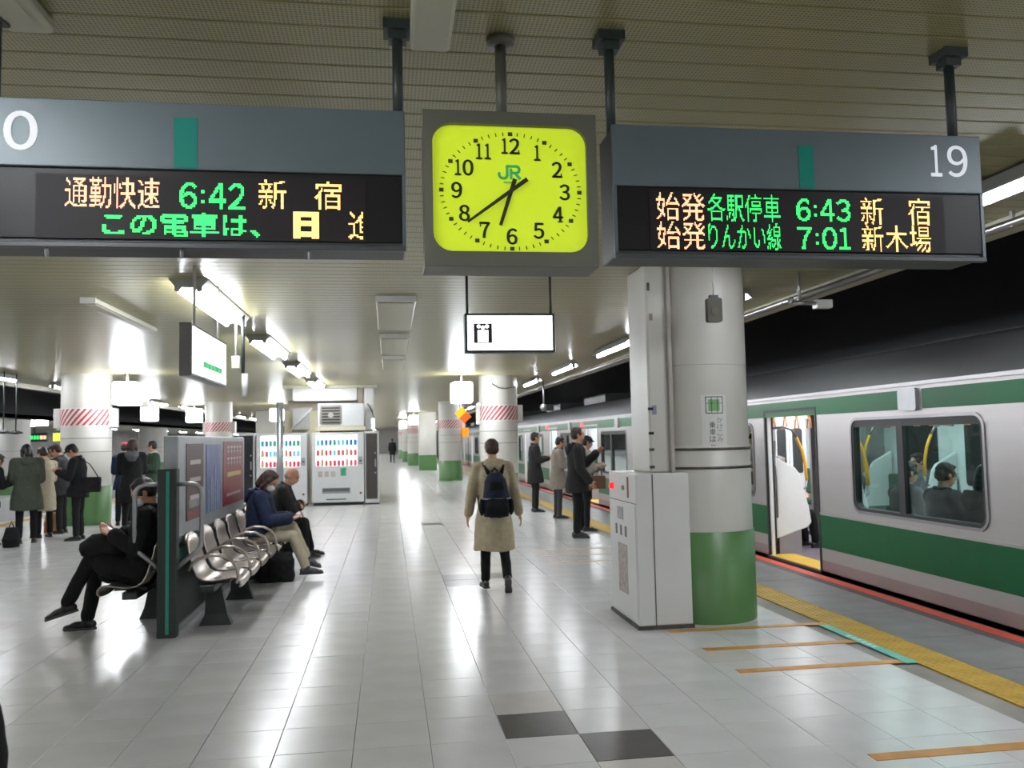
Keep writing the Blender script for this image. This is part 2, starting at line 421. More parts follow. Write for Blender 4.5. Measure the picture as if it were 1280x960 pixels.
# ------------------------------------------------------------------ ceiling lamps
m_house = mat('lamp_housing', (150, 152, 150), .4, var=.03)
def make_lamp(name, label, length, group, single=False):
    t = thing(name, label, 'lamp', group=group); L = length
    if single:
        MB().prism([(-.10, .0), (-.10, .01), (-.05, .1), (.05, .1), (.10, .01), (.10, .0), (.045, .045), (-.045, .045)], 'y', 0, L).build('housing', m_house, t)
        MB().cyl((0, .06, 0), (0, L-.06, 0), .028, n=8, caps=False).build('tube', m_lamp, t)
        for y in (.0, L-.06): MB().box((-.03, y, -.03), (.03, y+.06, .05)).build('socket', m_house, t, bevel=.008)
    else:
        pr = [(-.17, .1), (-.17, .085), (-.11, .03), (.11, .03), (.17, .085), (.17, .1)]
        MB().prism(pr, 'y', 0, L).build('reflector', m_white, t)
        for y in (-.02, L):
            MB().prism([(-.17, .1), (-.12, .03), (-.12, -.012), (-.085, -.022), (-.06, .02), (.06, .02), (.085, -.022), (.12, -.012), (.12, .03), (.17, .1)], 'y', y, y+.02).build('end_plate', m_house, t)
        for x in (-.09, .09): MB().cyl((x, .03, 0), (x, L-.03, 0), .019, n=8, caps=False).build('tube', m_lamp, t)
    return t
lampL = make_lamp('ceiling_lamp', '', 2.35, 'twin tube lamps over the benches')
lr = ['lit twin tube lamp nearest the camera, on the ceiling left of the white lift sign', 'lit twin tube lamp second from the camera, above the far end of the bench', 'lit twin tube lamp third from the camera, just before the vending machines']
for k in range(-5, 25):
    if k == -1: continue          # switched off
    o = lampL if k == -5 else copy_tree(lampL)
    at(o, (-1.78-.0*k, 7.95+4.1*k, CEIL-.1)); o['label'] = lr[k] if 0 <= k < 3 else ORD[-2-k]+' lit twin tube lamp behind the camera, counting backwards' if k < 0 else ORD[k]+' lit twin tube lamp from the camera in the row over the benches'
lampR = make_lamp('platform_edge_lamp', '', 2.1, 'single tube lamps along the train side edge', True)
lr = {0: 'lit tube lamp at the right edge of the photo beside the platform number 19 sign', 1: 'lit tube lamp behind the right departure board and near white pillar', 2: 'first lit tube lamp seen left of the near white pillar, above the platform edge', 3: 'second lit tube lamp left of the near white pillar, above the platform edge'}
for k in range(-4, 24):
    o = lampR if k == -4 else copy_tree(lampR)
    at(o, (3.6, 4.15+4.02*k, CEIL-.11)); o['label'] = lr.get(k, ORD[k-2 if k > 3 else 0]+' lit tube lamp left of the near white pillar along the train side edge' if k > 3 else ORD[-1-k]+' lit tube lamp over the train side edge behind the camera')
lampF = make_lamp('far_edge_lamp', '', 2.1, 'single tube lamps along the left platform edge', True)
for k in range(-4, 22):
    o = lampF if k == -4 else copy_tree(lampF)
    at(o, (-7.6, 8.6+4.02*k, CEIL-.11)); o['label'] = {2: 'lit tube lamp at the left edge of the photo above the waiting queue', 3: 'lit tube lamp touching the left side of the left striped pillar'}.get(k, ORD[k+4]+' lit tube lamp over the left platform edge, counted from the back' if k < 2 else ORD[k-4]+' lit tube lamp right of the left striped pillar along the left platform edge')
# second central row that is switched off: plain trays
def make_tray(L, w=.21):
    t = thing('unlit_ceiling_tray', '', 'lamp', group='unlit trays on the ceiling')
    MB().rbox((-w, .02, -.055), (w, L, 0), .015, 'y', 2).build('tray', m_ceil if w > .1 else m_tray, t); MB().box((-w, 0, -.06), (w, .02, 0)).build('end_cap', m_white, t)
    MB().box((-w+.03, .1, -.062), (w-.03, L-.1, -.055)).build('cover', m_ceil if w > .1 else m_tray, t)
    return t
tray = make_tray(2.3); tray_n = make_tray(2.3, .075)
tr_l = [((-1.22, .78), 'unlit cream ceiling tray in the top left corner'), ((.165, .78), 'unlit cream ceiling tray between the left board pole and the clock pole'), ((.09, 8.8), 'unlit ceiling tray whose pale end shows left of the lift sign'), ((.1, 11.95), 'unlit ceiling tray second from the camera, left of the lift sign'), ((-2.98, 8.97), 'unlit ceiling tray left of the nearest lit twin tube lamp'), ((.1, 15.1), 'unlit ceiling tray third from the camera, left of the lift sign')]
for k, ((x, y), l) in enumerate(tr_l):
    o = tray_n if k == 0 else copy_tree(tray_n) if k == 1 else tray if k == 2 else copy_tree(tray_n if k == 4 else tray); at(o, (x, y, CEIL)); o['label'] = l

# ------------------------------------------------------------------ departure boards
m_screen = mat('led_screen', (22, 19, 20), .4, var=.05, spec=.22)
m_screen2 = mat('led_matrix', (30, 25, 27), .5, var=.05, spec=.2)
def pole(t, x, y, z0, z1, r=.019, fl='sq', m=None, name='pole'):
    m = m or m_iron
    p = MB().cyl((x, y, z0), (x, y, z1), r, n=14).build(name, m, t)
    q = MB()
    if fl == 'sq': q.box((x-.05, y-.05, z1-.035), (x+.05, y+.05, z1)); q.box((x-.032, y-.032, z1-.065), (x+.032, y+.032, z1-.035))
    else: q.lathe([(.02, -.03), (.05, -.03), (.055, 0), (.0, 0)], (x, y, z1), 18)
    q.build('flange', m, p)
def board(name, label, x0, x1, yf, z0, z1, dep, poles, base):
    bx, by, bz = base
    t = thing(name, label, 'sign', base)
    X0, X1, Y0, Z0, Z1 = x0-bx, x1-bx, yf-by, z0-bz, z1-bz
    zs = Z0+(Z1-Z0)*.54
    MB().box((X0+.004, Y0+.012, Z0+.01), (X1-.004, Y0+dep, Z1-.004)).build('housing', m_iron, t, bevel=.006)
    MB().box((X0, Y0, zs), (X1, Y0+.02, Z1)).build('top_panel', m_sgrey, t, bevel=.004)
    MB().box((X0+.012, Y0+.004, Z0+.03), (X1-.012, Y0+.02, zs-.003)).build('screen', m_screen, t, bevel=.003)
    MB().box((X0, Y0-.004, Z0), (X1, Y0+.02, Z0+.018)).build('bottom_rail', mat('rail_grey', (62, 64, 66), .4, metal=.4), t, bevel=.003)
    for sx in (X0, X1-.012): MB().box((sx, Y0, Z0+.018), (sx+.012, Y0+.018, zs)).build('side_frame', m_sgrey, t)
    for px, py in poles: pole(t, px-bx, py-by, Z1-.03, CEIL-bz)
    return t, (X0, X1, Y0, Z0, Z1, zs)
YB = 2.88
bR, (X0, X1, Y0, Z0, Z1, zs) = board('departure_board', 'dark hanging departure board with platform number 19 and two LED rows, right of the clock', .80, 2.245, YB, 2.23, 2.715, .2, [(.83, 3.0), (2.26-.04, 3.0)], (1.52, YB+.1, 2.23))
def bx(v): return v-1.52
def bz(v): return v-2.23
yy = Y0-.0015
MB().box((bx(1.505), Y0-.002, zs+.004), (bx(1.563), Y0+.004, zs+.165)).build('teal_stripe', m_teal, bR)
text('\uff11', 'platform_number', m_num, bR, bx(2.035), bx(2.078), bz(2.555), bz(2.675), Y0-.002, bold=.002)
text('\uff19', 'platform_number', m_num, bR, bx(2.105), bx(2.185), bz(2.555), bz(2.675), Y0-.002, bold=.002)
MB().box((bx(.93), Y0+.001, bz(2.262)), (bx(2.08), Y0+.006, bz(2.476))).build('led_matrix', m_screen2, bR)
yy = Y0-.001
led('始発', m_ledr, bR, bx(.955), bx(1.137), bz(2.368), bz(2.470), yy)
led('始発', m_ledr, bR, bx(.955), bx(1.137), bz(2.264), bz(2.364), yy)
led('各駅停車', m_ledg, bR, bx(1.147), bx(1.425), bz(2.368), bz(2.470), yy, .0042)
led('りんかい線', m_ledg, bR, bx(1.147), bx(1.425), bz(2.264), bz(2.364), yy, .0042)
led_digits('6:43', m_ledg, bR, bx(1.487), bx(1.700), bz(2.374), bz(2.458), yy, .0052)
led_digits('7:01', m_ledg, bR, bx(1.487), bx(1.695), bz(2.270), bz(2.352), yy, .0052)
led('新', m_ledy, bR, bx(1.742), bx(1.832), bz(2.366), bz(2.468), yy)
led('宿', m_ledy, bR, bx(1.932), bx(2.022), bz(2.366), bz(2.468), yy)
led('新木場', m_ledy, bR, bx(1.742), bx(2.020), bz(2.264), bz(2.364), yy)

bL, (X0, X1, Y0, Z0, Z1, zs) = board('departure_board', 'dark hanging departure board with a white 0 and scrolling LED text, left of the clock', -1.42, .066, YB, 2.245, 2.735, .2, [(-1.30, 3.0), (.045, 3.0)], (-.68, YB+.1, 2.245))
def bx(v): return v+.68
def bz(v): return v-2.245
MB().box((bx(-.693), Y0-.002, zs+.004), (bx(-.62), Y0+.004, zs+.175)).build('teal_stripe', m_teal, bL)
text('20', 'platform_number', m_num, bL, bx(-1.335), bx(-1.115), bz(2.56), bz(2.69), Y0-.002)
MB().box((bx(-1.12), Y0+.001, bz(2.275)), (bx(-.07), Y0+.006, bz(2.487))).build('led_matrix', m_screen2, bL)
yy = Y0-.001
led('通勤快速', m_ledr, bL, bx(-1.03), bx(-.738), bz(2.375), bz(2.478), yy, .0042)
led_digits('6:42', m_ledg, bL, bx(-.675), bx(-.465), bz(2.378), bz(2.466), yy, .0052)
led('新', m_ledy, bL, bx(-.422), bx(-.332), bz(2.383), bz(2.482), yy)
led('宿', m_ledy, bL, bx(-.24), bx(-.15), bz(2.383), bz(2.480), yy)
led('この電車は、', m_ledg, bL, bx(-.915), bx(-.418), bz(2.284), bz(2.365), yy, .0062, .018)
led('日', m_ledy, bL, bx(-.31), bx(-.225), bz(2.283), bz(2.375), yy, .0062, .06)
led('進', m_ledy, bL, bx(-.128), bx(-.03), bz(2.283), bz(2.378), yy, .0055, .0, .55)
for px in (-1.09, -.672, -.26):
    MB().tube([(bx(px), Y0+.02+.012*math.cos(a), -.014+.014*math.sin(a)) for a in np.linspace(0, 2*math.pi, 9)[:-1]], .004, 6, True).build('hook', m_alu, bL)

# ------------------------------------------------------------------ clock
YC = 2.86
ck = thing('platform_clock', 'square backlit yellow-green clock in a grey case hanging between the two departure boards', 'clock', (.43, YC+.12, 2.205))
def cx(v): return v-.43
def cz(v): return v-2.205
Yc = -.12
MB().box((cx(.13), Yc+.024, cz(2.205)), (cx(.732), Yc+.17, cz(2.732))).build('case', m_clockh, ck, bevel=.006)
_in = rrect(cx(.158), cz(2.243), cx(.700), cz(2.690), .065, 6); _n = len(_in)
_ou = [(cx(.126) if p[0] < 0 else cx(.736), cz(2.2) if p[1] < cz(2.46) else cz(2.737)) for p in _in]
mb = MB(); mb.add([(p[0], Yc, p[1]) for p in _ou]+[(p[0], Yc-.002, p[1]) for p in _in]+[(p[0], Yc+.03, p[1]) for p in _in],
   [(i, (i+1) % _n, _n+(i+1) % _n, _n+i) for i in range(_n)]+[(_n+i, _n+(i+1) % _n, 2*_n+(i+1) % _n, 2*_n+i) for i in range(_n)])
mb.build('bezel', m_clockh, ck)
MB().box((cx(.126), Yc, cz(2.19)), (cx(.736), Yc+.17, cz(2.206))).build('bottom_trim', m_clockh, ck, bevel=.003)
MB().prism(rrect(cx(.150), cz(2.236), cx(.708), cz(2.697), .065, 6), 'y', Yc+.018, Yc+.022).build('face', m_clockf, ck)
yf = Yc+.016
CX0, CZ0 = cx(.431), cz(2.460)
def clk(name, mesh_fn, m): return mesh_fn.build(name, m, ck)
tick = MB(); RX, RZ = .243, .203
for i in range(60):
    a = math.radians(6*i); p = (CX0+RX*math.sin(a), CZ0+RZ*math.cos(a)); dx, dz = math.sin(a), math.cos(a)
    if i % 5 == 0: tick.box((p[0]-.0075, yf-.002, p[1]-.0065), (p[0]+.0075, yf, p[1]+.0065))
    else:
        w = .0017; l = .0065; nx, nz = dz, -dx
        tick.add([(p[0]+nx*w-dx*l, yf, p[1]+nz*w-dz*l), (p[0]-nx*w-dx*l, yf, p[1]-nz*w-dz*l), (p[0]-nx*w+dx*l, yf, p[1]-nz*w+dz*l), (p[0]+nx*w+dx*l, yf, p[1]+nz*w+dz*l)], [(0, 1, 2, 3)])
tick.build('minute_marks', m_ink, ck, kind='stuff')
FW = {str(q): chr(0xFF10+q) for q in range(10)}; FW[':'] = '\uff1a'
for i in range(1, 13):
    a = math.radians(30*i); x = CX0+.190*math.sin(a); z = CZ0+.160*math.cos(a); hh = .0275
    st_ = str(i); wd = [.024 if q == '1' else .034 for q in st_]; tot = sum(wd)+.006*(len(st_)-1); xx = x-tot/2; par = None
    for q, w in zip(st_, wd):
        o = text(FW[q], 'numeral', m_ink, ck, xx+(.004 if q == '1' else 0), xx+w-(.004 if q == '1' else 0), z-hh, z+hh, yf-.001, bold=.0022)
        # slab serifs of the old-style figures
        sf = MB()
        if q == '1': sf.box((xx, yf-.0015, z-hh), (xx+w, yf, z-hh+.004))
        if q == '4': sf.box((xx+w*.45, yf-.0015, z-hh), (xx+w*1.02, yf, z-hh+.004))
        if q == '7': sf.box((xx, yf-.0015, z+hh-.016), (xx+.004, yf, z+hh))
        if q == '2': sf.box((xx+w-.004, yf-.0015, z-hh), (xx+w, yf, z-hh+.014))
        if sf.v: sf.build('serif', m_ink, o)
        xx += w+.006
m_jr = mat('logo_green', (42, 128, 72), .5, var=0, emit=.7)
lg = MB(); lx, lz, s_ = cx(.39), cz(2.505), .00135
def stroke(pts, w):
    for (a, b), (c, d) in zip(pts[:-1], pts[1:]):
        v = Vector((c-a, d-b)); v.normalize(); n_ = Vector((-v.y, v.x))*w/2; e = v*w*.3
        q = [(a+n_.x-e.x, b+n_.y-e.y), (a-n_.x-e.x, b-n_.y-e.y), (c-n_.x+e.x, d-n_.y+e.y), (c+n_.x+e.x, d+n_.y+e.y)]
        lg.add([(lx+x*s_, yf-.0008, lz+z*s_) for x, z in q], [(0, 1, 2, 3)])
stroke([(0, 14), (0, 8), (3, 3), (8, 0), (14, 0), (19, 3), (21, 8), (21, 32), (26, 32)], 7)
stroke([(26, 32), (46, 32), (51, 29), (53, 24), (51, 18), (46, 15), (31, 15)], 7)
stroke([(31, 0), (31, 24)], 7); stroke([(42, 14), (53, 0)], 8)
lg.build('logo', m_jr, ck)
lg2 = MB().box((cx(.405), yf-.0006, cz(2.488)), (cx(.45), yf, cz(2.494))).build('logo_caption', mat('logo_pale', (120, 190, 70), .5, var=0), ck)
def hand(name, tx, tz, tail, w0, w1, yk):
    d = Vector((tx-CX0, tz-CZ0)); L = d.length; d.normalize(); n_ = Vector((-d.y, d.x))
    p = [(CX0-d.x*tail+n_.x*w0, CZ0-d.y*tail+n_.y*w0), (CX0-d.x*tail-n_.x*w0, CZ0-d.y*tail-n_.y*w0), (tx-n_.x*w1, tz-n_.y*w1), (tx+n_.x*w1, tz+n_.y*w1)]
    MB().prism(p, 'y', yk, yk+.0025).build(name, mat('hand_ink', (38, 44, 18), .4, var=0), ck)
hand('hour_hand', cx(.391), cz(2.338), .045, .0075, .0055, yf-.006)
hand('minute_hand', cx(.277), cz(2.347), .07, .0075, .004, yf-.011)
MB().cyl((CX0, yf-.013, CZ0), (CX0, yf, CZ0), .008, n=12).build('hand_hub', m_ink, ck)
pole(ck, .0, .09-.0, cz(2.73), CEIL-2.205, .021, 'r', m_clockh)
MB().lathe([(.0, .03), (.026, .03), (.045, .012), (.05, 0), (0, 0)], (0, .09, cz(2.732)), 18).build('collar', m_iron, ck)

# ------------------------------------------------------------------ lift sign, side sign, lit boxes
ls = thing('lift_sign', 'small white lit sign with a lift pictogram hanging on two thin poles below the clock', 'sign', (1.09, 7.5, 2.37))
MB().box((-.41, 0, 0), (.41, .12, .355)).build('housing', m_iron, ls, bevel=.006)
MB().box((-.385, -.004, .022), (.385, .004, .333)).build('lit_face', m_lit, ls)
ic = MB().box((-.33, -.007, .085), (-.165, -.004, .262)).build('pictogram', mat('pictogram_dark', (46, 44, 46), .5, var=0), ls)
p_ = MB(); p_.box((-.295, -.009, .095), (-.2, -.007, .20))
for x, z in ((-.285, .235), (-.247, .225), (-.21, .235)): p_.cyl((x, -.009, z), (x, -.007, z), .017, n=10)
p_.box((-.255, -.0095, .205), (-.24, -.007, .225)); p_.build('pictogram_figures', m_lit, ic)
MB().box((.30, -.006, .262), (.345, -.004, .266)).build('small_print', mat('print_grey', (150, 150, 150), .5, var=0), ls)
for x in (-.38, .385): MB().cyl((x, .06, .35), (x, .06, CEIL-2.37), .013, n=10).build('pole', m_iron, ls)
for x in (-.38, .385): MB().box((x-.03, .03, CEIL-2.37-.02), (x+.03, .09, CEIL-2.37)).build('flange', m_iron, ls)

ss = thing('exit_guide_sign', 'white lit guide sign with a green printed line, hanging under the left tube lamps', 'sign', (-1.6, 7.75, 2.15))
MB().box((-.048, -.72, 0), (.048, .75, .43)).build('housing', mat('sign_case', (120, 118, 116), .4, metal=.3), ss, bevel=.008)
MB().box((.044, -.68, .025), (.052, .72, .405)).build('lit_face', m_lit, ss)
MB().box((-.052, -.68, .025), (-.044, .72, .405)).build('lit_face', m_lit, ss)
m_prg = mat('print_green', (110, 214, 150), .7, var=0, spec=0, emit=.35)
for y0_, w_ in ((-.30, .16), (-.12, .12), (.02, .13), (.17, .19), (.38, .12)): MB().box((.052, y0_, .105), (.057, y0_+w_, .155)).build('green_print', m_prg, ss)
for y in (-.4, .6): MB().cyl((0, y, .42), (0, y, CEIL-2.15), .012, n=10).build('pole', m_white, ss)

def litbox(x, y, label, s=.46):
    t = thing('lit_sign_box', label, 'sign', (x, y, 2.44), group=None)
    MB().rbox((-s/2, -.05, 0), (s/2, .35, s), .05, 'y', 3).build('lit_shade', m_glow, t)
    MB().box((-s/2-.01, .35, -.01), (s/2+.01, .38, s+.01)).build('back_plate', m_house, t)
    MB().cyl((0, .15, s), (0, .15, CEIL-2.44), .02, n=10).build('stem', m_house, t)
litbox(-5.28, 18.1, 'glowing white square sign box beside the left striped pillar')
litbox(1.66, 19.2, 'glowing white square sign box beside the right striped pillar')
litbox(1.3, 44.5, 'glowing white sign box by the third pillar of the right row')
litbox(.95, 57.5, 'glowing white sign box by the fourth pillar of the right row')
litbox(-4.2, 33.0, 'glowing white sign box by the second pillar of the left row')
litbox(-13.0, 34.0, 'glowing white sign box on the opposite platform behind the queue')
litbox(-8.0, 30.0, 'glowing white sign box seen just right of the left striped pillar')
litbox(-7.2, 33.0, 'glowing white sign box above the green jacketed man', .5)

# ------------------------------------------------------------------ pillars
def stripes(t, r, z0, z1, ang=(-math.pi, 0)):
    """white panel with slanting red bars wrapped round the shaft, each bar its own piece"""
    MB().lathe([(r+.008, z0), (r+.008, z1)], (0, 0, 0), 40).build('stripe_panel', m_white, t)
    nb = 26; H = z1-z0
    for k in range(nb):
        a = 2*math.pi*k/nb; mb = MB(); da = 2*math.pi/nb*.5; sh = H/r*.75; n = 5; vs = []
        for j in range(n+1):
            z = z0+.02+(H-.04)*j/n
            for q in (0, .5, 1): vs.append(((r+.011)*math.cos(a+sh*j/n+da*q), (r+.011)*math.sin(a+sh*j/n+da*q), z))
        mb.add(vs, [(3*j+q, 3*j+q+1, 3*j+q+4, 3*j+q+3) for j in range(n) for q in (0, 1)]); mb.build('stripe', m_redw, t)
m_strap = mat('strap_dark', (70, 66, 60), .5, var=.6, scale=14)
def pillar(x, y, label, striped=True, r=.46, group=None, square=False):
    t = thing('pillar', label, 'pillar', (x, y, 0), group=group)
    if square:
        MB().box((-r, -r, .8), (r, r, CEIL)).build('shaft', m_pill, t, bevel=.02); MB().box((-r-.01, -r-.01, 0), (r+.01, r+.01, .8)).build('green_base', m_pgreen, t, bevel=.02)
        return t
    MB().lathe([(r, .78), (r, CEIL)], n=40).build('shaft', m_pill, t)
    MB().lathe([(r+.006, 0), (r+.006, .78), (r, .785)], n=40).build('green_base', m_pgreen, t)
    for z in (1.5, 1.78): MB().lathe([(r, z-.008), (r+.006, z-.006), (r+.006, z+.006), (r, z+.008)], n=40).build('strap', mat('strap_grey', (140, 138, 134), .5), t)
    if striped:
        stripes(t, r, 2.02, 2.40)
        MB().box((-r-.07, -.12, 1.95), (-r+.03, .12, 2.4)).build('side_box', m_white, t, bevel=.01)
        MB().box((r-.03, -.12, 2.0), (r+.12, .12, 2.4)).build('side_box', m_white, t, bevel=.01)
    return t
pB = pillar(2.62, 20.3, 'white round pillar with red striped band directly behind the walking person')
MB().tube([(-.2, -.44, 2.9), (-.05, -.49, 2.8), (.1, -.47, 2.78), (.4, -.3, 2.83)], .012, 6).build('cable', m_black, pB)
pC = pillar(2.40, 33.5, 'white round pillar with striped band and green base left of the walking person')
MB().box((.46, -.3, 1.7), (.7, -.05, 2.05)).build('side_sign', mat('sign_amber', (232, 150, 30), .5, emit=.5), pC)
pillar(2.05, 45.9, 'plain white square pillar with green base, third from the camera in the right row', False, square=True)
for k, (x, y) in enumerate(((1.65, 55.0), (1.45, 65), (1.3, 76))):
    pillar(x, y, ['white pillar with green base, fourth in the right row', 'white pillar with green base, fifth in the right row', 'white pillar with green base, last in the right row'][k], k != 1)
pL = pillar(-6.27, 18.9, 'white round pillar with red striped band and green base beside the left queue', r=.485)
MB().box((-.6, -.15, 2.0), (-.44, .1, 2.4)).build('side_box', m_white, pL)
pillar(-6.0, 31.5, 'white round striped pillar rising behind the advertisement panel')
pillar(-5.5, 40.5, 'plain white pillar left of the vending machines', False, square=True, r=.5)
osg = thing('hanging_warning_sign', 'tilted yellow and orange sign hanging left of the right striped pillar', 'sign', (2.04, 22.0, 2.1))
MB().box((-.13, 0, .0), (.13, .05, .19), Matrix.Rotation(-.75, 4, 'Y')).build('orange_half', mat('sign_orange', (228, 110, 30), .5, emit=.35), osg)
MB().box((-.13, 0, .19), (.13, .05, .36), Matrix.Rotation(-.75, 4, 'Y')).build('yellow_half', mat('sign_yellow', (250, 200, 40), .5, emit=.5), osg)
MB().cyl((-.2, .03, .2), (-.2, .03, CEIL-2.1), .012, n=8).build('stem', m_iron, osg)

# the near pillar with its cabinet, duct and notices
pN = thing('pillar', 'large white round pillar with green base and white electric cabinet, nearest on the right', 'pillar', (2.78, 7.37, 0))
MB().lathe([(.43, 1.3), (.43, CEIL)], n=48).build('shaft', m_pill, pN)
MB().lathe([(.44, .76), (.44, 1.5), (.43, 1.505)], n=48).build('lower_cladding', m_pill, pN)
MB().lathe([(.45, 0), (.45, .765), (.44, .77)], n=48).build('green_base', m_pgreen, pN)
for z in (1.315, 1.475): MB().lathe([(.44, z-.011), (.446, z-.009), (.446, z+.009), (.44, z+.011)], n=48).build('strap', m_strap, pN)
MB().lathe([(.4315, 2.2), (.4325, 2.203), (.4315, 2.206)], n=48).build('panel_joint', mat('joint_grey', (170, 168, 162), .6), pN)
du = MB().box((-.56, -.30, 1.28), (-.36, .25, CEIL)).build('cable_duct', m_pill, pN, bevel=.02)
MB().box((-.385, -.335, 1.28), (-.345, -.26, CEIL)).build('conduit', mat('conduit', (168, 164, 156), .4), pN, bevel=.01)
for z, c in ((1.33, m_strap), (1.48, m_strap), (1.83, m_black), (1.62, m_black)): MB().box((-.565, -.305, z-.012), (-.52, -.295, z+.012)).build('clip', c, du)
MB().box((-.545, -.304, 2.86), (-.52, -.301, 2.93)).build('tag', m_strap, du); MB().box((-.53, -.304, 2.6), (-.50, -.301, 2.66)).build('tag', mat('tag_brown', (150, 136, 124), .6), du)
MB().box((-.53, -.304, 1.78), (-.49, -.301, 1.86)).build('tag', mat('tag_blue', (130, 138, 160), .6), du)
def curved(x0, x1, z0, z1, r, n=6):
    """patch lying on the near pillar, given by its x range"""
    mb = MB(); vs = []
    for i in range(n+1):
        x = x0+(x1-x0)*i/n; y = -math.sqrt(r*r-x*x); vs += [(x, y, z0), (x, y, z1)]
    return mb.add(vs, [(2*i, 2*i+1, 2*i+3, 2*i+2) for i in range(n)])
def ptext(body, name, m, parent, x0, x1, z0, z1, r, offset=0):
    v, f = text_mesh(body, offset); lo, hi = v.min(0), v.max(0)
    X = x0+(v[:, 0]-lo[0])*(x1-x0)/(hi[0]-lo[0]); Z = z0+(v[:, 1]-lo[1])*(z1-z0)/(hi[1]-lo[1])
    return MB().add([(a, -math.sqrt(r*r-a*a), b) for a, b in zip(X, Z)], f).build(name, m, parent)
nt_ = curved(-.13, .09, 1.33, 1.94, .4322).build('notice', m_white, pN)
m_ndark = mat('notice_ink', (66, 66, 66), .6, var=0); m_ngreen = mat('notice_green', (120, 172, 116), .6, var=0)
for (a, b, c, d) in ((-.095, .06, 1.778, 1.785), (-.095, .06, 1.918, 1.925), (-.095, -.088, 1.78, 1.922), (.053, .06, 1.78, 1.922), (-.045, -.039, 1.78, 1.92), (.006, .012, 1.78, 1.92), (-.09, .06, 1.865, 1.87)):
    curved(a, b, c, d, .4332, 3).build('notice_line', m_ndark, nt_)
curved(-.07, .03, 1.80, 1.90, .4328, 3).build('notice_green_patch', m_ngreen, nt_)
for i, ch in enumerate('かけこみ'): ptext(ch, 'notice_letter', mat('notice_grey', (120, 120, 120), .6, var=0), nt_, .0, .05, 1.70-.055*i, 1.745-.055*i, .4335)
for i, ch in enumerate('乗車は'): ptext(ch, 'notice_letter', m_ndark, nt_, -.066, -.014, 1.655-.06*i, 1.708-.06*i, .4335)
for i in range(2): curved(-.06, -.02, 1.475-.055*i, 1.51-.055*i, .4335, 3).build('notice_red_mark', mat('notice_red', (178, 100, 100), .6, var=0), nt_)
cab = MB().box((-.75, -.49, .03), (-.29, .38, 1.28)).build('cabinet', m_white, pN, bevel=.008)
MB().box((-.76, -.5, 0), (-.28, .39, .03)).build('cabinet_plinth', m_strap, pN)
MB().box((-.61, -.496, .03), (-.604, -.489, 1.28)).build('panel_seam', m_strap, cab)
MB().box((-.754, -.485, 1.03), (-.749, .375, 1.035)).build('panel_seam', m_strap, cab)
MB().box((-.756, -.46, .06), (-.749, .33, 1.02)).build('cabinet_door', m_white, cab, bevel=.004)
lamp_r = MB().cyl((-.75, .24, 1.15), (-.785, .24, 1.15), .032, .022, n=16).build('red_lamp', mat('red_lamp', (255, 30, 50), .3, emit=1.0, var=0), cab)
MB().cyl((-.75, -.10, 1.15), (-.765, -.10, 1.15), .02, n=12).build('key_switch', m_house, cab)
MB().box((-.754, -.27, 1.07), (-.75, -.225, 1.25)).build('name_strip', mat('name_strip', (130, 80, 76), .6), cab)
def sheet(y0, y1, z0, z1, c): MB().box((-.760, y0, z0), (-.755, y1, z1)).build('label_plate', c, cab)
m_pg = mat('label_grey', (168, 166, 168), .6, var=.2, scale=30)
sheet(-.10, .08, .87, .98, m_pg)
for y in (.13, -.02, -.17): sheet(y-.025, y+.025, .73, .82, mat('label_dark', (110, 104, 104), .6))
sheet(-.2, .08, .24, .66, mat('label_paper', (176, 166, 162), .6, var=.28, scale=26))
hb = thing('hanging_speaker', 'small dark olive box hanging on a thin wire in front of the near pillar', 'speaker', (2.66, 6.62, 2.52))
MB().rbox((-.062, -.03, 0), (.062, .03, .2), .018, 'y', 3).build('case', mat('olive_box', (70, 66, 54), .6, var=.1), hb)
MB().cyl((0, -.034, .09), (0, -.03, .09), .035, n=16).build('grille', mat('olive_grille', (84, 80, 66), .7), hb)
MB().box((-.035, -.02, .2), (.035, .02, .225)).build('clamp', m_iron, hb); MB().cyl((0, 0, .22), (0, 0, CEIL-2.52), .004, n=6).build('wire', m_alu, hb)

# ------------------------------------------------------------------ pipe and camera at the ceiling edge
rl = thing('ceiling_edge_pipe', 'long shiny metal pipe running along the ceiling edge above the train', 'pipe', (4.28, -2, 3.02))
MB().cyl((0, 0, 0), (0, 90, 0), .028, n=12).build('pipe', m_steel, rl)
for k in range(28): MB().box((-.012, 1+3.1*k, -.03), (.012, 1.03+3.1*k, .08)).build('bracket', m_alu, rl)
cc = thing('security_camera', 'small white security camera on a rod from the ceiling right of the near pillar', 'camera', (3.82, 7.4, 2.78))
MB().cyl((0, 0, .06), (0, 0, CEIL-2.78), .012, n=8).build('rod', m_alu, cc)
MB().cyl((-.09, 0, .03), (.18, 0, .03), .02, n=10).build('arm', m_alu, cc)
MB().rbox((.15, -.05, -.02), (.3, .05, .06), .015, 'x', 3).build('body', m_white, cc)
MB().ell((-.09, 0, .05), (.03, .03, .04)).build('joint', m_alu, cc)
hd = thing('hanging_detector', 'white cylindrical device on a dark rod right of the lit guide sign', 'camera', (-1.62, 10.0, 2.14))
MB().cyl((0, 0, 0), (0, 0, .26), .035, n=14).build('body', m_white, hd); MB().cyl((-.02, 0, .26), (-.02, 0, CEIL-2.14), .02, n=10).build('rod', m_iron, hd)
MB().box((-.14, -.05, .32), (-.05, .05, .46)).build('junction_box', m_tray, hd); MB().cyl((-.1, 0, .46), (-.1, 0, CEIL-2.14), .012, n=8).build('conduit', m_white, hd)
hm = thing('hanging_monitor', 'round camera head on a rod over the train, left of the near pillar', 'camera', (4.05, 22, 2.35))
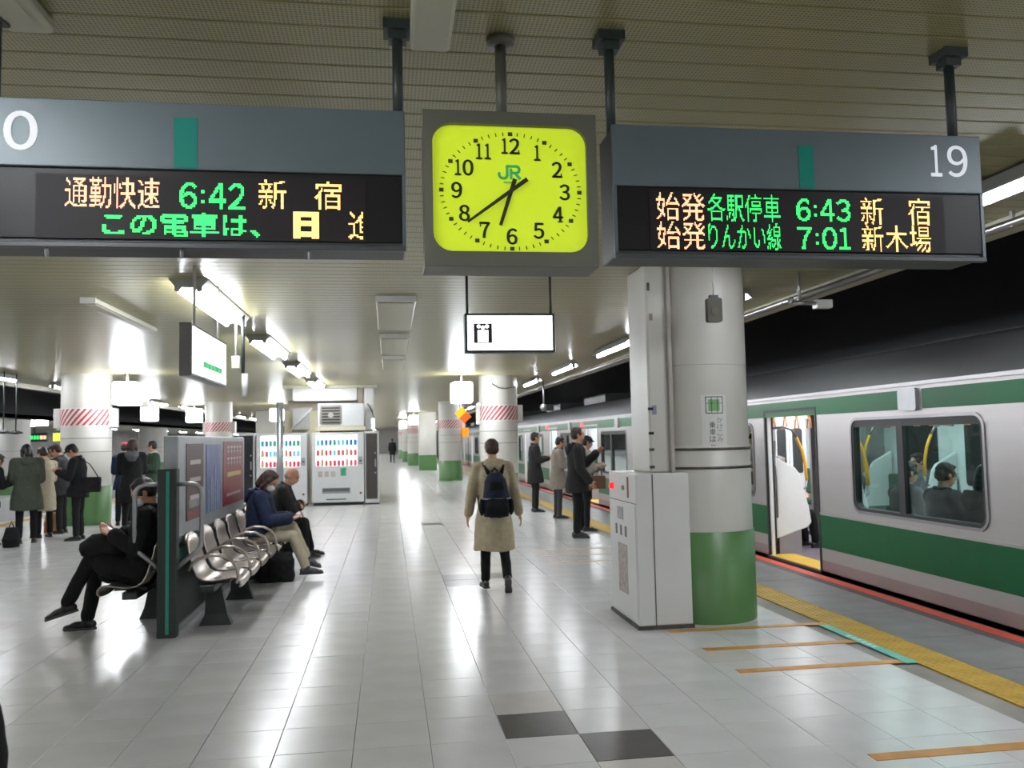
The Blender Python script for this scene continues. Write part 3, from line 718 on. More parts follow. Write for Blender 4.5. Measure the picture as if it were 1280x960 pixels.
MB().cyl((0, 0, .1), (0, 0, CEIL-2.35), .02, n=8).build('rod', m_alu, hm); MB().ell((0, 0, .05), (.1, .1, .1)).build('head', m_alu, hm); MB().box((.05, -.1, -.04), (.25, .1, .12)).build('box', m_dark, hm)
# lamp on the tunnel wall
wl = thing('tunnel_lamp', 'lit tube lamp on the tunnel wall just above the train roof', 'lamp', (8.05, 34.5, 2.75))
MB().box((0, 0, 0), (.1, 7.5, .2)).build('housing', m_house, wl); MB().cyl((-.03, .1, .1), (-.03, 7.4, .1), .04, n=8).build('tube', mat('tunnel_tube', (240, 246, 255), .5, emit=6, var=0), wl)
# ------------------------------------------------------------------ floor lines
m_fl = m_orange
for k, (x0, x1, y, l) in enumerate(((2.25, 3.6, 6.78, 'orange queue line on the tiles at the foot of the near pillar'), (2.31, 3.62, 6.16, 'middle orange queue line right of the near pillar'), (2.31, 3.62, 5.56, 'orange queue line joining the near end of the teal strip'), (2.33, 3.62, 3.98, 'orange queue line in the bottom right corner of the photo'), (2.0, 3.5, 10.84, 'faint orange queue line beyond the near pillar, nearest of three'), (2.0, 3.5, 11.45, 'faint orange queue line beyond the near pillar, middle of three'), (2.0, 3.5, 12.05, 'faint orange queue line beyond the near pillar, farthest of three'))):
    o = MB().box((x0, y-.045, -.001), (x1, y+.045, .003)).build('floor_line', m_fl if k < 4 else mat('line_faded', (196, 164, 130), .35), None, bevel=.002, seg=1); tag(o, l, 'line', 'orange queue lines')
tl = MB().box((3.515, 5.5, -.001), (3.595, 6.72, .004)).build('teal_floor_strip', m_tealf); tag(tl, 'teal strip taped on the tiles beside the yellow paving', 'line')
for k in range(6): MB().box((3.535, 5.95+.07*k, .004), (3.575, 5.985+.07*k, .0045)).build('printed_mark', m_white, tl)

# ------------------------------------------------------------------ benches back to back, with the advertisement partition between
XP = -1.85
pt = thing('bench_partition', 'partition between the benches with green-black end post, guard rails and advertisement panel', 'partition', (XP, 7.5, 0))
po = MB().rbox((-.078, 0, 0), (.078, .13, 1.40), .02, 'z', 3).build('end_post', m_iron, pt)
MB().box((-.004, -.004, .03), (.022, .002, 1.38)).build('teal_stripe', mat('stripe_teal', (38, 150, 128), .4), po)
for s in (-1, 1):
    path = [(s*.05, .07, 1.27), (s*.19, .07, 1.27), (s*.235, .07, 1.255), (s*.262, .07, 1.225), (s*.27, .07, 1.18), (s*.27, .07, .78), (s*.26, .07, .74), (s*.235, .07, .705), (s*.05, .07, .55)]
    MB().tube(path, .019, 10).build('guard_rail', m_alu, pt)
m_frame = mat('ad_frame', (176, 180, 186), .35, metal=.4)
MB().box((-.06, .13, .80), (.06, 3.5, 1.68)).build('ad_panel', m_frame, pt, bevel=.01)
MB().box((-.065, .13, .77), (.065, 3.5, .80)).build('panel_sill', m_iron, pt)
MB().rbox((-.05, .13, .60), (.05, 7.4, .72), .02, 'y', 3).build('teal_rail', mat('rail_teal', (60, 150, 132), .4), pt)
MB().box((-.03, .13, .06), (.03, 7.4, .60)).build('dark_skirt', m_iron, pt)
MB().box((-.05, .13, 0), (.05, 7.4, .06)).build('base_rail', m_alu, pt)
MB().cyl((0, 7.5, 0), (0, 7.5, 2.3), .06, n=16).build('far_post', m_alu, pt)
m_p1 = mat('poster_maroon', (86, 52, 58), .3, var=.15, scale=8); m_p2 = mat('poster_blue', (104, 118, 168), .3, var=.25, scale=4, aniso=(1, 3, .6)); m_p3 = mat('poster_red', (150, 58, 72), .3, var=.12, scale=5)
m_pw = mat('poster_white', (206, 200, 200), .4, var=0); m_py = mat('poster_yellow', (214, 196, 110), .4, var=0)
for s in (1, -1):
    fx = .0625*s; fac = '+x' if s == 1 else '-x'
    def pan(y0, y1, z0, z1, m, nm, par, k=0):
        return MB().box((min(fx+s*k, fx+s*(k+.003)), y0, z0), (max(fx+s*k, fx+s*(k+.003)), y1, z1)).build(nm, m, par)
    p1 = pan(.42, 1.12, .92, 1.61, m_p1, 'poster', pt); p2 = pan(1.25, 1.98, .92, 1.60, m_p2, 'poster', pt); p3 = pan(2.12, 3.38, .92, 1.63, m_p3, 'poster', pt)
    for i in range(3): pan(.55, .98, 1.42-.16*i, 1.46-.16*i, m_pw, 'poster_band', p1, .003)
    pan(.44, 1.1, .93, 1.0, m_p3, 'poster_band', p1, .003); pan(.5, 1.0, 1.03, 1.1, mat('poster_photo', (150, 146, 150), .4, var=.3, scale=20), 'poster_band', p1, .003)
    for i, (y, h_) in enumerate(((1.32, .22), (1.44, .34), (1.52, .28), (1.64, .44), (1.74, .3), (1.84, .24))): pan(y, y+.07, .93, .93+h_, mat('poster_tower', (148, 160, 190), .4, var=.2, scale=18), 'poster_tower', p2, .003)
    for zz in (1.48, 1.35):
        for i in range(5):
            y = 2.32+.19*i; pan(y, y+.14, zz+.075, zz+.10, m_pw, 'poster_mark', p3, .003); pan(y+.05, y+.085, zz, zz+.075, m_pw, 'poster_mark', p3, .003); pan(y+.01, y+.13, zz+.03, zz+.045, m_pw, 'poster_mark', p3, .003)
    pan(2.35, 3.2, 1.235, 1.285, m_py, 'poster_band', p3, .003)
    for i in range(7): pan(2.32+.125*i, 2.41+.125*i, 1.02, 1.05, m_pw, 'poster_mark', p3, .003)

def seat_mesh():
    prof = [(-.015, .795), (.0, .82), (.02, .80), (.035, .72), (.052, .62), (.075, .53), (.11, .46), (.16, .428), (.24, .42), (.33, .432), (.40, .445), (.44, .437), (.465, .41), (.47, .375), (.455, .36)]
    mb = MB(); n = 12; m = len(prof); vs = []
    for i, (f, z) in enumerate(prof):
        t = i/(m-1); hw = .20+.055*min(1, t*2.2) if t < .5 else .255-.02*max(0, t-.85)/.15
        for j in range(n+1):
            u = -1+2*j/n; dish = .022*(1-u*u)
            if i < 6: vs.append((f-dish*.9, u*hw, z-(.05*abs(u)**4 if i < 4 else 0)))
            else: vs.append((f, u*hw, z-dish*.9))
    mb.add(vs, [(i*(n+1)+j, i*(n+1)+j+1, (i+1)*(n+1)+j+1, (i+1)*(n+1)+j) for i in range(m-1) for j in range(n)], True)
    return mb
def make_bench(name, label, x, y0, ns, rz):
    t = thing(name, label, 'bench', (x, y0, 0), rz)
    MB().box((.14, -.30, .33), (.26, ns*.62-.32, .39)).build('beam', m_iron, t, bevel=.008)
    first = None
    for k in range(ns):
        if first is None:
            st = seat_mesh().build('seat', m_bsteel, t); sm_ = st.modifiers.new('solid', 'SOLIDIFY'); sm_.thickness = .012; sm_.offset = 0
            first = st
            path = [(.44, -.29, .40), (.462, -.29, .45), (.45, -.29, .53), (.40, -.29, .60), (.32, -.29, .64), (.22, -.29, .645), (.13, -.29, .62), (.07, -.29, .57), (.045, -.29, .52)]
            ar = MB().tube(path, .015, 8).build('armrest', m_bsteel, st)
            MB().box((.1, -.16, .385), (.36, .16, .41)).build('seat_bracket', m_iron, st)
        else:
            st = copy_tree(first, t)
        st.location = (0, .62*k, 0)
    for k in range(0, ns, 2):
        y = .62*k+.0
        MB().loft([[(.08, y-.05, 0), (.36, y-.05, 0), (.36, y+.05, 0), (.08, y+.05, 0)], [(.13, y-.035, .10), (.32, y-.035, .10), (.32, y+.035, .10), (.13, y+.035, .10)], [(.14, y-.035, .34), (.27, y-.035, .34), (.27, y+.035, .34), (.14, y+.035, .34)]], False).build('leg', m_iron, t)
    return t
make_bench('bench', 'row of curved steel seats facing right, in front of the advertisement panel', -1.76, 7.98, 10, 0)
make_bench('bench', 'row of curved steel seats facing left, behind the end post with the masked man', -1.94, 7.80+9*.62, 10, math.pi)

# ------------------------------------------------------------------ vending machines and the room behind them
m_vend = mat('vending_white', (206, 208, 210), .3, var=.02)
m_back = mat('vending_light', (244, 248, 255), .5, emit=2.2, var=0)
def bottle_me(c1, c2, nm):
    mb = MB().lathe([(.0, 0), (.041, .0), (.042, .1), (.036, .135), (.013, .165), (.013, .19), (0, .19)], n=10); me_ = mb.mesh('drink_bottle')
    me_.materials.append(mat('drink_'+nm, c1, .3, emit=.75, var=0)); me_.materials.append(mat('drink_cap_'+nm, c2, .3, emit=.9, var=0))  # display light put into bottles and caps as a glow of their own
    for p in me_.polygons: p.material_index = 1 if p.center.z > .15 else 0
    return me_
bot = [bottle_me((60, 150, 170), (220, 230, 230), 'teal'), bottle_me((110, 190, 200), (230, 240, 240), 'cyan'), bottle_me((70, 150, 110), (230, 230, 220), 'green'), bottle_me((190, 90, 90), (240, 230, 220), 'red'), bottle_me((200, 60, 90), (240, 220, 220), 'pink'), bottle_me((190, 140, 110), (60, 50, 50), 'tan'), bottle_me((70, 110, 190), (230, 240, 250), 'blue')]
ROWS = ((0, 1, 2, 6), (3, 5, 3, 1), (4, 3, 5, 4))
def vending(x0, x1, label, side):
    w = x1-x0; t = thing('vending_machine', label, 'vending machine', ((x0+x1)/2, 22.0, 0)); h = w/2
    b = MB()
    b.box((-h, .1, .06), (h, .78, 1.84)); b.build('cabinet', m_vend, t, bevel=.02)
    MB().box((-h+.03, .05, 0), (h-.03, .7, .06)).build('base', m_black, t)
    # door with a window: four rails round the display
    wx0, wx1, wz0, wz1 = -h+.10, h-.17, .98, 1.78
    d = MB(); d.box((-h+.005, 0, .08), (h-.005, .1, wz0)); d.box((-h+.005, 0, wz1), (h-.005, .1, 1.83)); d.box((-h+.005, 0, wz0), (wx0, .1, wz1)); d.box((wx1, 0, wz0), (h-.005, .1, wz1))
    door = d.build('door', m_vend, t)
    MB().box((wx0, .092, wz0), (wx1, .099, wz1)).build('display_back', m_back, t)
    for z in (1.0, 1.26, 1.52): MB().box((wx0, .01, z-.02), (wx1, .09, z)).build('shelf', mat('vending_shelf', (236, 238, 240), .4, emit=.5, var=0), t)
    for z in (1.0, 1.26, 1.52):
        for i in range(9):
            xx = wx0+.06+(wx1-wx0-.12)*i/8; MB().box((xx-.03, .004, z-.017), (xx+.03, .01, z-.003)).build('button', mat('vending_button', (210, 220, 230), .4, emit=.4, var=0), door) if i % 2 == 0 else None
    MB().add([(wx0, .003, wz0), (wx1, .003, wz0), (wx1, .003, wz1), (wx0, .003, wz1)], [(0, 1, 2, 3)]).build('window_pane', glass('clear_pane', (244, 248, 250)), t)
    MB().box((-h+.25, -.004, .30), (h-.35, .004, .44)).build('delivery_slot', mat('slot_grey', (150, 152, 156), .35, metal=.5), door)
    MB().box((-h+.27, -.008, .35), (h-.37, -.004, .43)).build('slot_flap', mat('slot_flap', (90, 92, 96), .3), door)
    MB().box((-h+.35, -.003, .14), (h-.45, .002, .165)).build('vent', m_black, door)
    MB().box((h-.145, -.004, 1.02), (h-.04, .002, 1.22)).build('coin_panel', mat('coin_panel', (150, 154, 158), .4), door)
    MB().box((h-.12, -.008, 1.1), (h-.06, -.004, 1.13)).build('coin_slot', m_black, door)
    MB().cyl((h-.09, -.012, .30), (h-.09, .0, .30), .03, n=12).build('coin_return', mat('coin_return', (120, 60, 50), .5), door)
    if side:
        MB().box((.06, -.006, .74), (.2, .0, .95)).build('sticker', mat('sticker_green', (50, 150, 110), .5, var=.4, scale=20), door)
        for i in range(3): MB().box((-.5+.16*i, -.004, .72), (-.39+.16*i, .0, .86)).build('sticker', mat('sticker_pale', (176, 168, 164), .5, var=.25, scale=30), door)
    else:
        for i in range(5): MB().cyl((-.35+.12*i, -.004, .80), (-.35+.12*i, .0, .80), .045, n=12).build('sticker', mat('sticker_lilac', (196, 190, 216), .5, var=.15, scale=20), door)
    nm = 'right' if side else 'left'; rn = ('bottom', 'middle', 'top')
    for r, z in enumerate((1.52, 1.26, 1.0)):
        for i in range(10):
            o = bpy.data.objects.new('drink_bottle', bot[ROWS[r][(i*7+r+side+(i//3)) % 4]]); COL.objects.link(o)
            o.location = ((x0+x1)/2+wx0+.05+(wx1-wx0-.1)*i/9, 22.0475, z)
            pos = ('leftmost', 'second', 'third', 'fourth', 'fifth', 'sixth', 'seventh', 'eighth', 'ninth', 'rightmost')[i]
            tag(o, '%s sample drink bottle on the %s shelf of the %s vending machine' % (pos, rn[2-r], nm), 'bottle', 'sample drinks in the vending machines')
    return t
vending(-3.29, -2.05, 'white vending machine with lit drinks window, left of the pair', 0)
vending(-1.93, -.63, 'white vending machine with lit drinks window, right of the pair with a green sticker', 1)
def locker(name, label, x0, x1, m, y=22.0):
    t = thing(name, label, 'cabinet', ((x0+x1)/2, y, 0)); h = (x1-x0)/2
    MB().box((-h, .03, .03), (h, .6, 1.86)).build('cabinet', m_vend, t, bevel=.015); MB().box((-h+.03, 0, .14), (h-.04, .03, 1.80)).build('door', m, t, bevel=.008)
    MB().box((h-.10, -.02, .95), (h-.07, .0, 1.15)).build('handle', m_alu, t)
    for i in range(2): MB().cyl((h-.09, -.012, .8+.5*i), (h-.09, 0, .8+.5*i), .02, n=10).build('lock', m_alu, t)
    MB().box((-h, .02, 0), (h, .55, .03)).build('base', m_black, t)
    return t
locker('dark_cabinet', 'narrow cabinet with dark brown door right of the vending machines', -.61, -.26, mat('brown_door', (58, 52, 50), .4))
locker('dark_cabinet', 'narrow cabinet with black door at the left end of the vending machines', -3.72, -3.33, mat('black_door', (30, 32, 36), .3, var=.4, scale=5))
rm = thing('equipment_room', 'cream equipment enclosure rising to the ceiling behind the vending machines', 'room', (-1.45, 23.25, 0))
m_cream = mat('room_cream', (202, 196, 170), .5, var=.05); m_taupe = mat('room_taupe', (150, 138, 126), .6)
MB().box((-1.3, .0, 0), (1.0, 2.4, 2.45)).build('front_wall', m_cream, rm); MB().box((-1.2, -.05, 2.45), (.7, 2.3, 2.72)).build('band', m_taupe, rm)
MB().rbox((-1.05, -.3, 2.7), (.62, 2.2, 3.04), .05, 'y', 3).build('duct', m_white, rm); MB().box((-1.3, -.4, 3.02), (1.15, 2.3, 3.1)).build('ceiling_band', m_tray, rm)
MB().box((.64, -.3, 0), (.78, -.05, 3.02)).build('post', m_taupe, rm, bevel=.02); MB().box((.82, -.35, 1.9), (1.06, .3, 3.02)).build('pilaster', m_white, rm, bevel=.02)
MB().tube([(.9, -.4, 2.6), (1.02, -.42, 2.4), (1.06, -.42, 2.2), (.98, -.42, 2.0)], .015, 6).build('cable', m_black, rm)
MB().cyl((1.04, -.45, 1.93), (1.04, -.45, 2.2), .04, n=10).build('lamp', m_lit, rm)
for x in (-1.1, -.4): MB().box((x, -.4, 1.9), (x+.03, 0, 1.94)).build('bracket_arm', m_cream, rm)
MB().tube([(-1.08, -.35, 1.95), (-.55, -.35, 2.5)], .02, 6).build('bracket_brace', m_white, rm)
MB().box((-1.05, -.3, 1.95), (-.62, -.25, 2.5)).build('bracket_plate', mat('bracket_grey', (150, 150, 150), .5), rm)
ac = thing('air_conditioner', 'cream outdoor air conditioner unit with a dark slotted grille above the right vending machine', 'air conditioner', (-1.25, 22.25, 1.99))
MB().box((-.55, 0, 0), (.62, .38, .6)).build('case', m_vend, ac, bevel=.02); gr = MB().rbox((-.5, -.01, .05), (.06, .0, .56), .05, 'y', 3).build('grille_panel', mat('grille_grey', (130, 128, 122), .5), ac)
for i in range(6): MB().box((-.45, -.02, .09+.075*i), (.01, -.01, .125+.075*i)).build('slat', m_black, gr)
MB().cyl((-.22, -.028, .3), (-.22, -.02, .3), .07, n=12).build('hub', mat('hub_grey', (170, 168, 160), .5), gr)
MB().box((-.6, -.06, -.10), (.66, .36, 0)).build('shelf', m_cream, ac)
MB().box((-.5, .05, -.14), (.5, .3, -.10)).build('bearer', m_iron, ac)

# ------------------------------------------------------------------ the opposite platform on the left
for k in range(16):
    o = copy_tree(lampF); at(o, (-14.2, 14+5.2*k, 2.5)); o['group'] = 'tube lamps on the opposite platform'; o['label'] = ORD[k]+' small lit tube lamp from the camera over the opposite platform'
pillar(-13.1, 32.0, 'white pillar on the opposite platform at the left edge of the photo', False, .6)
pillar(-13.2, 50.5, 'white pillar with green base on the opposite platform, above the masked man', False, .75)
for o_ in [q for q in bpy.data.objects if q.name.startswith('pillar') and q.parent is None and q.location.x < -13]:
    for c_ in o_.children: c_.scale.z = 2.62/3.1
ob = thing('far_departure_board', 'small far departure board with green and amber text behind the left queue', 'sign', (-12.75, 33.0, 1.82))
MB().box((-.45, 0, 0), (.45, .15, .32)).build('housing', m_iron, ob)
for x0_, x1_, m_ in ((-.40, -.29, m_ledr), (-.27, -.16, m_ledr), (-.10, -.03, m_ledg), (.0, .07, m_ledg), (.10, .17, m_ledg), (.21, .31, m_ledr), (.33, .42, m_ledr)): MB().box((x0_, -.004, .09), (x1_, .0, .22)).build('led_block', m_, ob)
MB().cyl((0, .08, .3), (0, .08, .82), .02, n=8).build('pole', m_iron, ob)
yb = thing('yellow_sign', 'small lit yellow sign right of the far departure board', 'sign', (-12.75, 35.6, 1.85))
MB().box((-.3, 0, 0), (.3, .1, .32)).build('panel', mat('sign_lime', (214, 226, 70), .5, emit=.6), yb); MB().cyl((0, .05, .3), (0, .05, .78), .02, n=8).build('pole', m_iron, yb)
for k, (x, y) in enumerate(((-7.45, 18.4), (-7.35, 17.6))):
    o = thing('hanging_mirror_lamp', ['dark dome on a thin rod hanging over the queue, right of two', 'dark dome on a thin rod at the left edge of the photo'][k], 'lamp', (x, y, 1.90))
    MB().lathe([(0, .06), (.05, .055), (.12, .03), (.14, 0), (0, -.02)], n=16).build('dome', m_black, o); MB().cyl((0, 0, .05), (0, 0, CEIL-1.9), .012, n=8).build('rod', m_iron, o)

# ------------------------------------------------------------------ the train
m_body = mat('car_steel', (176, 172, 172), .34, metal=.75, var=.03, scale=3, aniso=(1, .05, 3))
m_bodyl = mat('car_steel_low', (156, 142, 140), .4, metal=.6, var=.1, scale=1.2, aniso=(1, 1, .25))
m_cgreen = mat('car_green', (0, 86, 46), .3, var=.03, spec=.2)
m_roof = mat('car_roof', (60, 61, 62), .5, var=.06)
m_inw = mat('car_lining', (226, 228, 228), .5, var=.02)
m_cfl = mat('car_floor', (120, 110, 120), .4, var=.1)
m_cyel = mat('car_threshold_yellow', (226, 180, 50), .45, var=.06)
m_rub = mat('car_rubber', (24, 25, 26), .5, var=.05)
m_cg = glass('car_glass', (160, 196, 190)); m_cgd = glass('car_glass_dark', (90, 120, 116))
m_strap_o = mat('strap_orange', (226, 140, 46), .5, var=.05); m_grip = mat('grip_yellow', (240, 176, 30), .4, var=.05)
m_cl = mat('car_lamp', (248, 252, 255), .5, emit=14, var=0)
m_seat = mat('car_seat_green', (52, 84, 66), .8, var=.15, scale=20); m_cblk = mat('curtain_dark', (40, 42, 40), .7, var=.2, scale=10)
def ring(mb, x, o0, o1, p0, p1, r, n=5):
    """rectangle o0..o1 with a rounded hole p0..p1, in the plane x"""
    inn = rrect(p0[0], p0[1], p1[0], p1[1], r, n)
    oc = [(o1[0], o1[1]), (o0[0], o1[1]), (o0[0], o0[1]), (o1[0], o0[1])]
    vs = [(x, a, b) for a, b in inn]+[(x, a, b) for a, b in oc]; m = n+1; N = 4*m; fs = []
    for c in range(4):
        for i in range(n): fs.append((c*m+i, c*m+i+1, N+c))
        fs.append((c*m+n, ((c+1)*m) % N, N+(c+1) % 4, N+c))
    mb.add(vs, fs)
def rim(x0, x1, p0, p1, r, w, n=5):
    """rounded frame of width w standing between x0 and x1"""
    a = rrect(p0[0], p0[1], p1[0], p1[1], r, n); b = rrect(p0[0]+w, p0[1]+w, p1[0]-w, p1[1]-w, max(.01, r-w), n); N = len(a)
    mb = MB(); mb.add([(x0, *q) for q in a]+[(x0, *q) for q in b]+[(x1, *q) for q in a]+[(x1, *q) for q in b],
        [q for i in range(N) for j in [(i+1) % N] for q in ((i, j, N+j, N+i), (2*N+i, 3*N+i, 3*N+j, 2*N+j), (i, 2*N+i, 2*N+j, j), (N+i, N+j, 3*N+j, 3*N+i))])
    return mb
ZB, ZD, ZW0, ZW1, ZDT, ZT = -.25, .03, .77, 1.72, 1.86, 2.03
def train_car(label, y0, L, doors, wins, detail):
    X = 4.87; t = thing('train_car', label, 'train', (X, y0, 0)); dw = .65
    D = sorted(d-y0 for d in doors); Wn = sorted((a-y0, b-y0) for a, b in wins)
    out, low, inn = MB(), MB(), MB()
    cuts = [(d-dw, d+dw, 'd') for d in D]+[(a-.12, b+.12, 'w') for a, b in Wn]; cuts.sort(); y = 0
    def quad(mb, x, a, b, c, d): mb.add([(x, a, c), (x, b, c), (x, b, d), (x, a, d)], [(0, 1, 2, 3)])
    for a, b, k in cuts+[(L, L, 'e')]:
        if a > y: quad(out, 0, y, a, ZD+.12, ZT); quad(inn, .09, y, a, ZD, ZT)
        if k == 'd': quad(out, 0, a, b, ZDT, ZT); quad(inn, .09, a, b, ZDT, ZT)
        if k == 'w':
            w0, w1 = (a+.12, ZW0), (b-.12, ZW1)
            ring(out, 0, (a, ZD+.12), (b, ZT), w0, w1, .11); ring(inn, .09, (a, ZD), (b, ZT), w0, w1, .11)
        y = b
    out.build('side_wall', m_body, t)
    inn.build('side_lining', m_inw, t)
    ly = 0
    for d in D+[L+dw]:
        e = min(L, d-dw); low.box((0, ly, ZB), (.09, e, ZD+.12)); ly = d+dw
    for d in D: low.box((0, d-dw, ZB), (.09, d+dw, ZD-.01))
    low.box((.04, 0, -.95), (.14, L, ZB)); low.build('lower_side', m_bodyl, t)
    # stripes, gutter
    ly = 0
    for d in D+[L+dw+.0]:
        e = min(L, d-dw-.03); MB().box((-.004, ly+.01, .29), (.001, e, .66)).build('green_band', m_cgreen, t); MB().box((-.008, ly+.01, .672), (.0, e, .69)).build('rub_rail', m_body, t); ly = d+dw+.03
    ind = [(d-2.41) for d in D[1:]] if detail else []
    ly = .02; blocks = [d+2.35-4.82 for d in D]
    for bk in [q for q in blocks if .3 < q < L-.3]+[L]:
        MB().box((-.004, ly, 1.80), (.001, bk-(.19 if bk < L else .02), 1.985)).build('top_green_band', m_cgreen, t)
        if bk < L:
            MB().rbox((-.035, bk-.14, 1.785), (.0, bk+.14, 1.995), .03, 'x', 3).build('side_speaker', m_alu, t); ly = bk+.19
    MB().box((-.03, 0, 2.02), (.02, L, 2.055)).build('gutter', m_steel, t)
    prof = [(0, 2.055), (.06, 2.20), (.22, 2.38), (.6, 2.48), (1.43, 2.52), (2.26, 2.48), (2.64, 2.38), (2.80, 2.2), (2.86, 2.055)]
    rf = MB(); rf.add([(p[0], yy_, p[1]) for yy_ in (0, L) for p in prof], [(i, i+1, i+1+len(prof), i+len(prof)) for i in range(len(prof)-1)], True); rf.build('roof', m_roof, t)
    for k in range(0 if detail else 3): MB().rbox((.7, L*(.2+.3*k)-1.2, 2.47), (2.1, L*(.2+.3*k)+1.2, 2.72), .05, 'y', 3).build('roof_unit', m_roof, t)
    for ye in (0, L-.06):
        e = MB(); e.box((.02, ye, -.2), (1.0, ye+.06, 2.3)); e.box((1.86, ye, -.2), (2.86, ye+.06, 2.3)); e.box((1.0, ye, 1.9), (1.86, ye+.06, 2.45)); e.build('end_wall', m_body, t)
    # inside
    MB().box((.0, 0, -.02), (2.86, L, .03)).build('car_floor', m_cfl, t)
    MB().box((.09, 0, 2.12), (2.77, L, 2.16)).build('car_ceiling', m_inw, t)
    MB().box((.09, 0, 2.02), (.35, L, 2.12)).build('cornice', m_inw, t)
    MB().box((2.79, 0, -.9), (2.86, L, 2.055)).build('far_side_wall', m_inw, t)
    for x in (.75, 2.05):
        MB().box((x, .3, 2.085), (x+.12, L-.3, 2.115)).build('ceiling_lamp_strip', m_cl, t)
    for d in D:
        MB().box((.0, d-dw, .03), (.32, d+dw, .034)).build('threshold', m_cyel, t)
        MB().box((-.02, d-dw-.02, .0), (.09, d+dw+.02, .028)).build('door_sill', m_steel, t)
        f = MB(); f.box((-.008, d-dw-.035, .02), (.10, d-dw, ZDT+.035)); f.box((-.008, d+dw, .02), (.10, d+dw+.035, ZDT+.035)); f.box((-.008, d-dw, ZDT), (.10, d+dw, ZDT+.035)); f.build('door_frame', m_rub if detail else m_body, t)
        for s in (-1, 1):
            dl = MB().box((2.74, d+.02 if s > 0 else d-dw, .03), (2.785, d+dw if s > 0 else d-.02, ZDT)).build('door_leaf', m_inw, t)
            q0, q1 = (d+.14, d+dw-.14) if s > 0 else (d-dw+.14, d-.14)
            MB().rbox((2.73, q0, .85), (2.742, q1, 1.68), .06, 'x', 4).build('door_window', m_rub, dl)
            MB().box((.02, (d+dw-.03) if s > 0 else (d-dw-.0), .035), (.06, (d+dw) if s > 0 else (d-dw+.03), ZDT)).build('open_door_edge', m_inw, t)
    for (a, b) in Wn:
        fr = rim(-.012, .02, (a-.025, ZW0-.025), (b+.025, ZW1+.025), .13, .028).build('window_frame', m_steel, t)
        rim(-.004, .07, (a, ZW0), (b, ZW1), .11, .035).build('gasket', m_rub, fr)
        MB().box((.0, a+.02, ZW1-.075), (.05, b-.02, ZW1-.01)).build('head_rail', m_rub, fr)
        if b-a > 1.5: MB().box((-.002, a+(b-a)*.555, ZW0+.01), (.05, a+(b-a)*.605, ZW1-.01)).build('mullion', m_rub, fr)
        MB().add([(.03, a+.02, ZW0+.02), (.03, b-.02, ZW0+.02), (.03, b-.02, ZW1-.02), (.03, a+.02, ZW1-.02)], [(0, 1, 2, 3)]).build('pane', m_cg, fr)
        if detail: MB().rbox((2.77, a+.1, .85), (2.792, b-.1, 1.70), .06, 'x', 4).build('far_window', mat('far_window_dark', (24, 34, 34), .15, var=.1), t)
    # seats along both walls between the doors, end partitions, poles and straps
    for a, b in [(.3, D[0]-dw-.08)]+[(D[i]+dw+.08, D[i+1]-dw-.08) for i in range(len(D)-1)]+[(D[-1]+dw+.08, L-.3)]:
        for (x0, x1, xb0, xb1) in ((.12, .58, .10, .2), (2.28, 2.74, 2.66, 2.77)):
            s_ = MB(); s_.rbox((x0, a, .36), (x1, b, .47), .04, 'y', 3); s_.rbox((xb0, a, .50), (xb1, b, .76 if xb0 < 1 else .95), .04, 'y', 3); s_.build('long_seat', m_seat, t)
            MB().box((x0+.05, a, .03), (x1-.1, b, .36)).build('seat_base', m_body, t)
        if detail:
            for yy_, s in ((a, -1), (b, 1)):
                for xo, sg in ((.12, 1), (2.74, -1)):
                    pr = [(xo, .22), (xo+sg*.44, .36), (xo+sg*.50, .42), (xo+sg*.47, .62), (xo+sg*.36, 1.06), (xo+sg*.30, 1.14), (xo, 1.30)]
                    MB().prism(pr, 'y', yy_-.03, yy_+.03).build('seat_partition', m_inw, t, bevel=.02)
                    MB().tube([(xo, yy_, 1.66), (xo+sg*.18, yy_, 1.68), (xo+sg*.28, yy_, 1.64), (xo+sg*.34, yy_, 1.54)], .017, 8).build('handrail', m_steel, t)
                    MB().tube([(xo+sg*.34, yy_, 1.54), (xo+sg*.41, yy_, 1.38), (xo+sg*.45, yy_, 1.2), (xo+sg*.46, yy_, .98)], .021, 8).build('yellow_grip', m_grip, t)
                    MB().tube([(xo+sg*.46, yy_, .98), (xo+sg*.45, yy_, .88), (xo+sg*.38, yy_, .84), (xo+sg*.34, yy_, .84)], .017, 8).build('handrail', m_steel, t)
                MB().cyl((.13, yy_-s*(-.06), .5), (.13, yy_-s*(-.06), 1.5), .013, n=8).build('grab_bar', m_steel, t)
    if detail:
        for x in (.55, 2.3): MB().cyl((x, .3, 2.0), (x, L-.3, 2.0), .016, n=8).build('strap_rail', m_steel, t)
        yv = D[0]-2
        first = None
        while yv < L-.3:
            if yv > 1:
                for x in (.55, 2.3):
                    if first is None:
                        first = MB().box((-.012, -.018, -.2), (.012, .018, 0)).build('strap', m_strap_o, t)
                        MB().tube([(0, -.055, -.33), (0, .055, -.33), (0, .03, -.21), (0, -.03, -.21)], .011, 6, True).build('strap_ring', m_strap_o, first); s_ = first
                    else: s_ = copy_tree(first, t)
                    s_.location = (x, yv, 1.99)
            yv += .34
    else:
        pass
    return t
train_car('green banded commuter train car nearest the camera, its open door right of the near pillar', -7.13, 19.5, (-4.61, .21, 5.03, 9.85), ((-3.2, -1.2), (1.6, 3.64), (6.40, 8.42), (10.9, 11.8)), True)
cB = train_car('second commuter train car, seen between the two large pillars behind the standing men', 12.87, 19.5, (15.39, 20.21, 25.03, 29.85), ((13.4, 14.3), (17.1, 19.2), (21.9, 23.95), (26.7, 28.8), (30.9, 31.8)), False)
for d in (2.52, 7.34, 12.16): MB().box((-.03, d+.8, 1.87), (0, d+.95, 1.95)).build('door_lamp', mat('door_lamp_red', (255, 40, 60), .4, emit=5, var=0), cB)
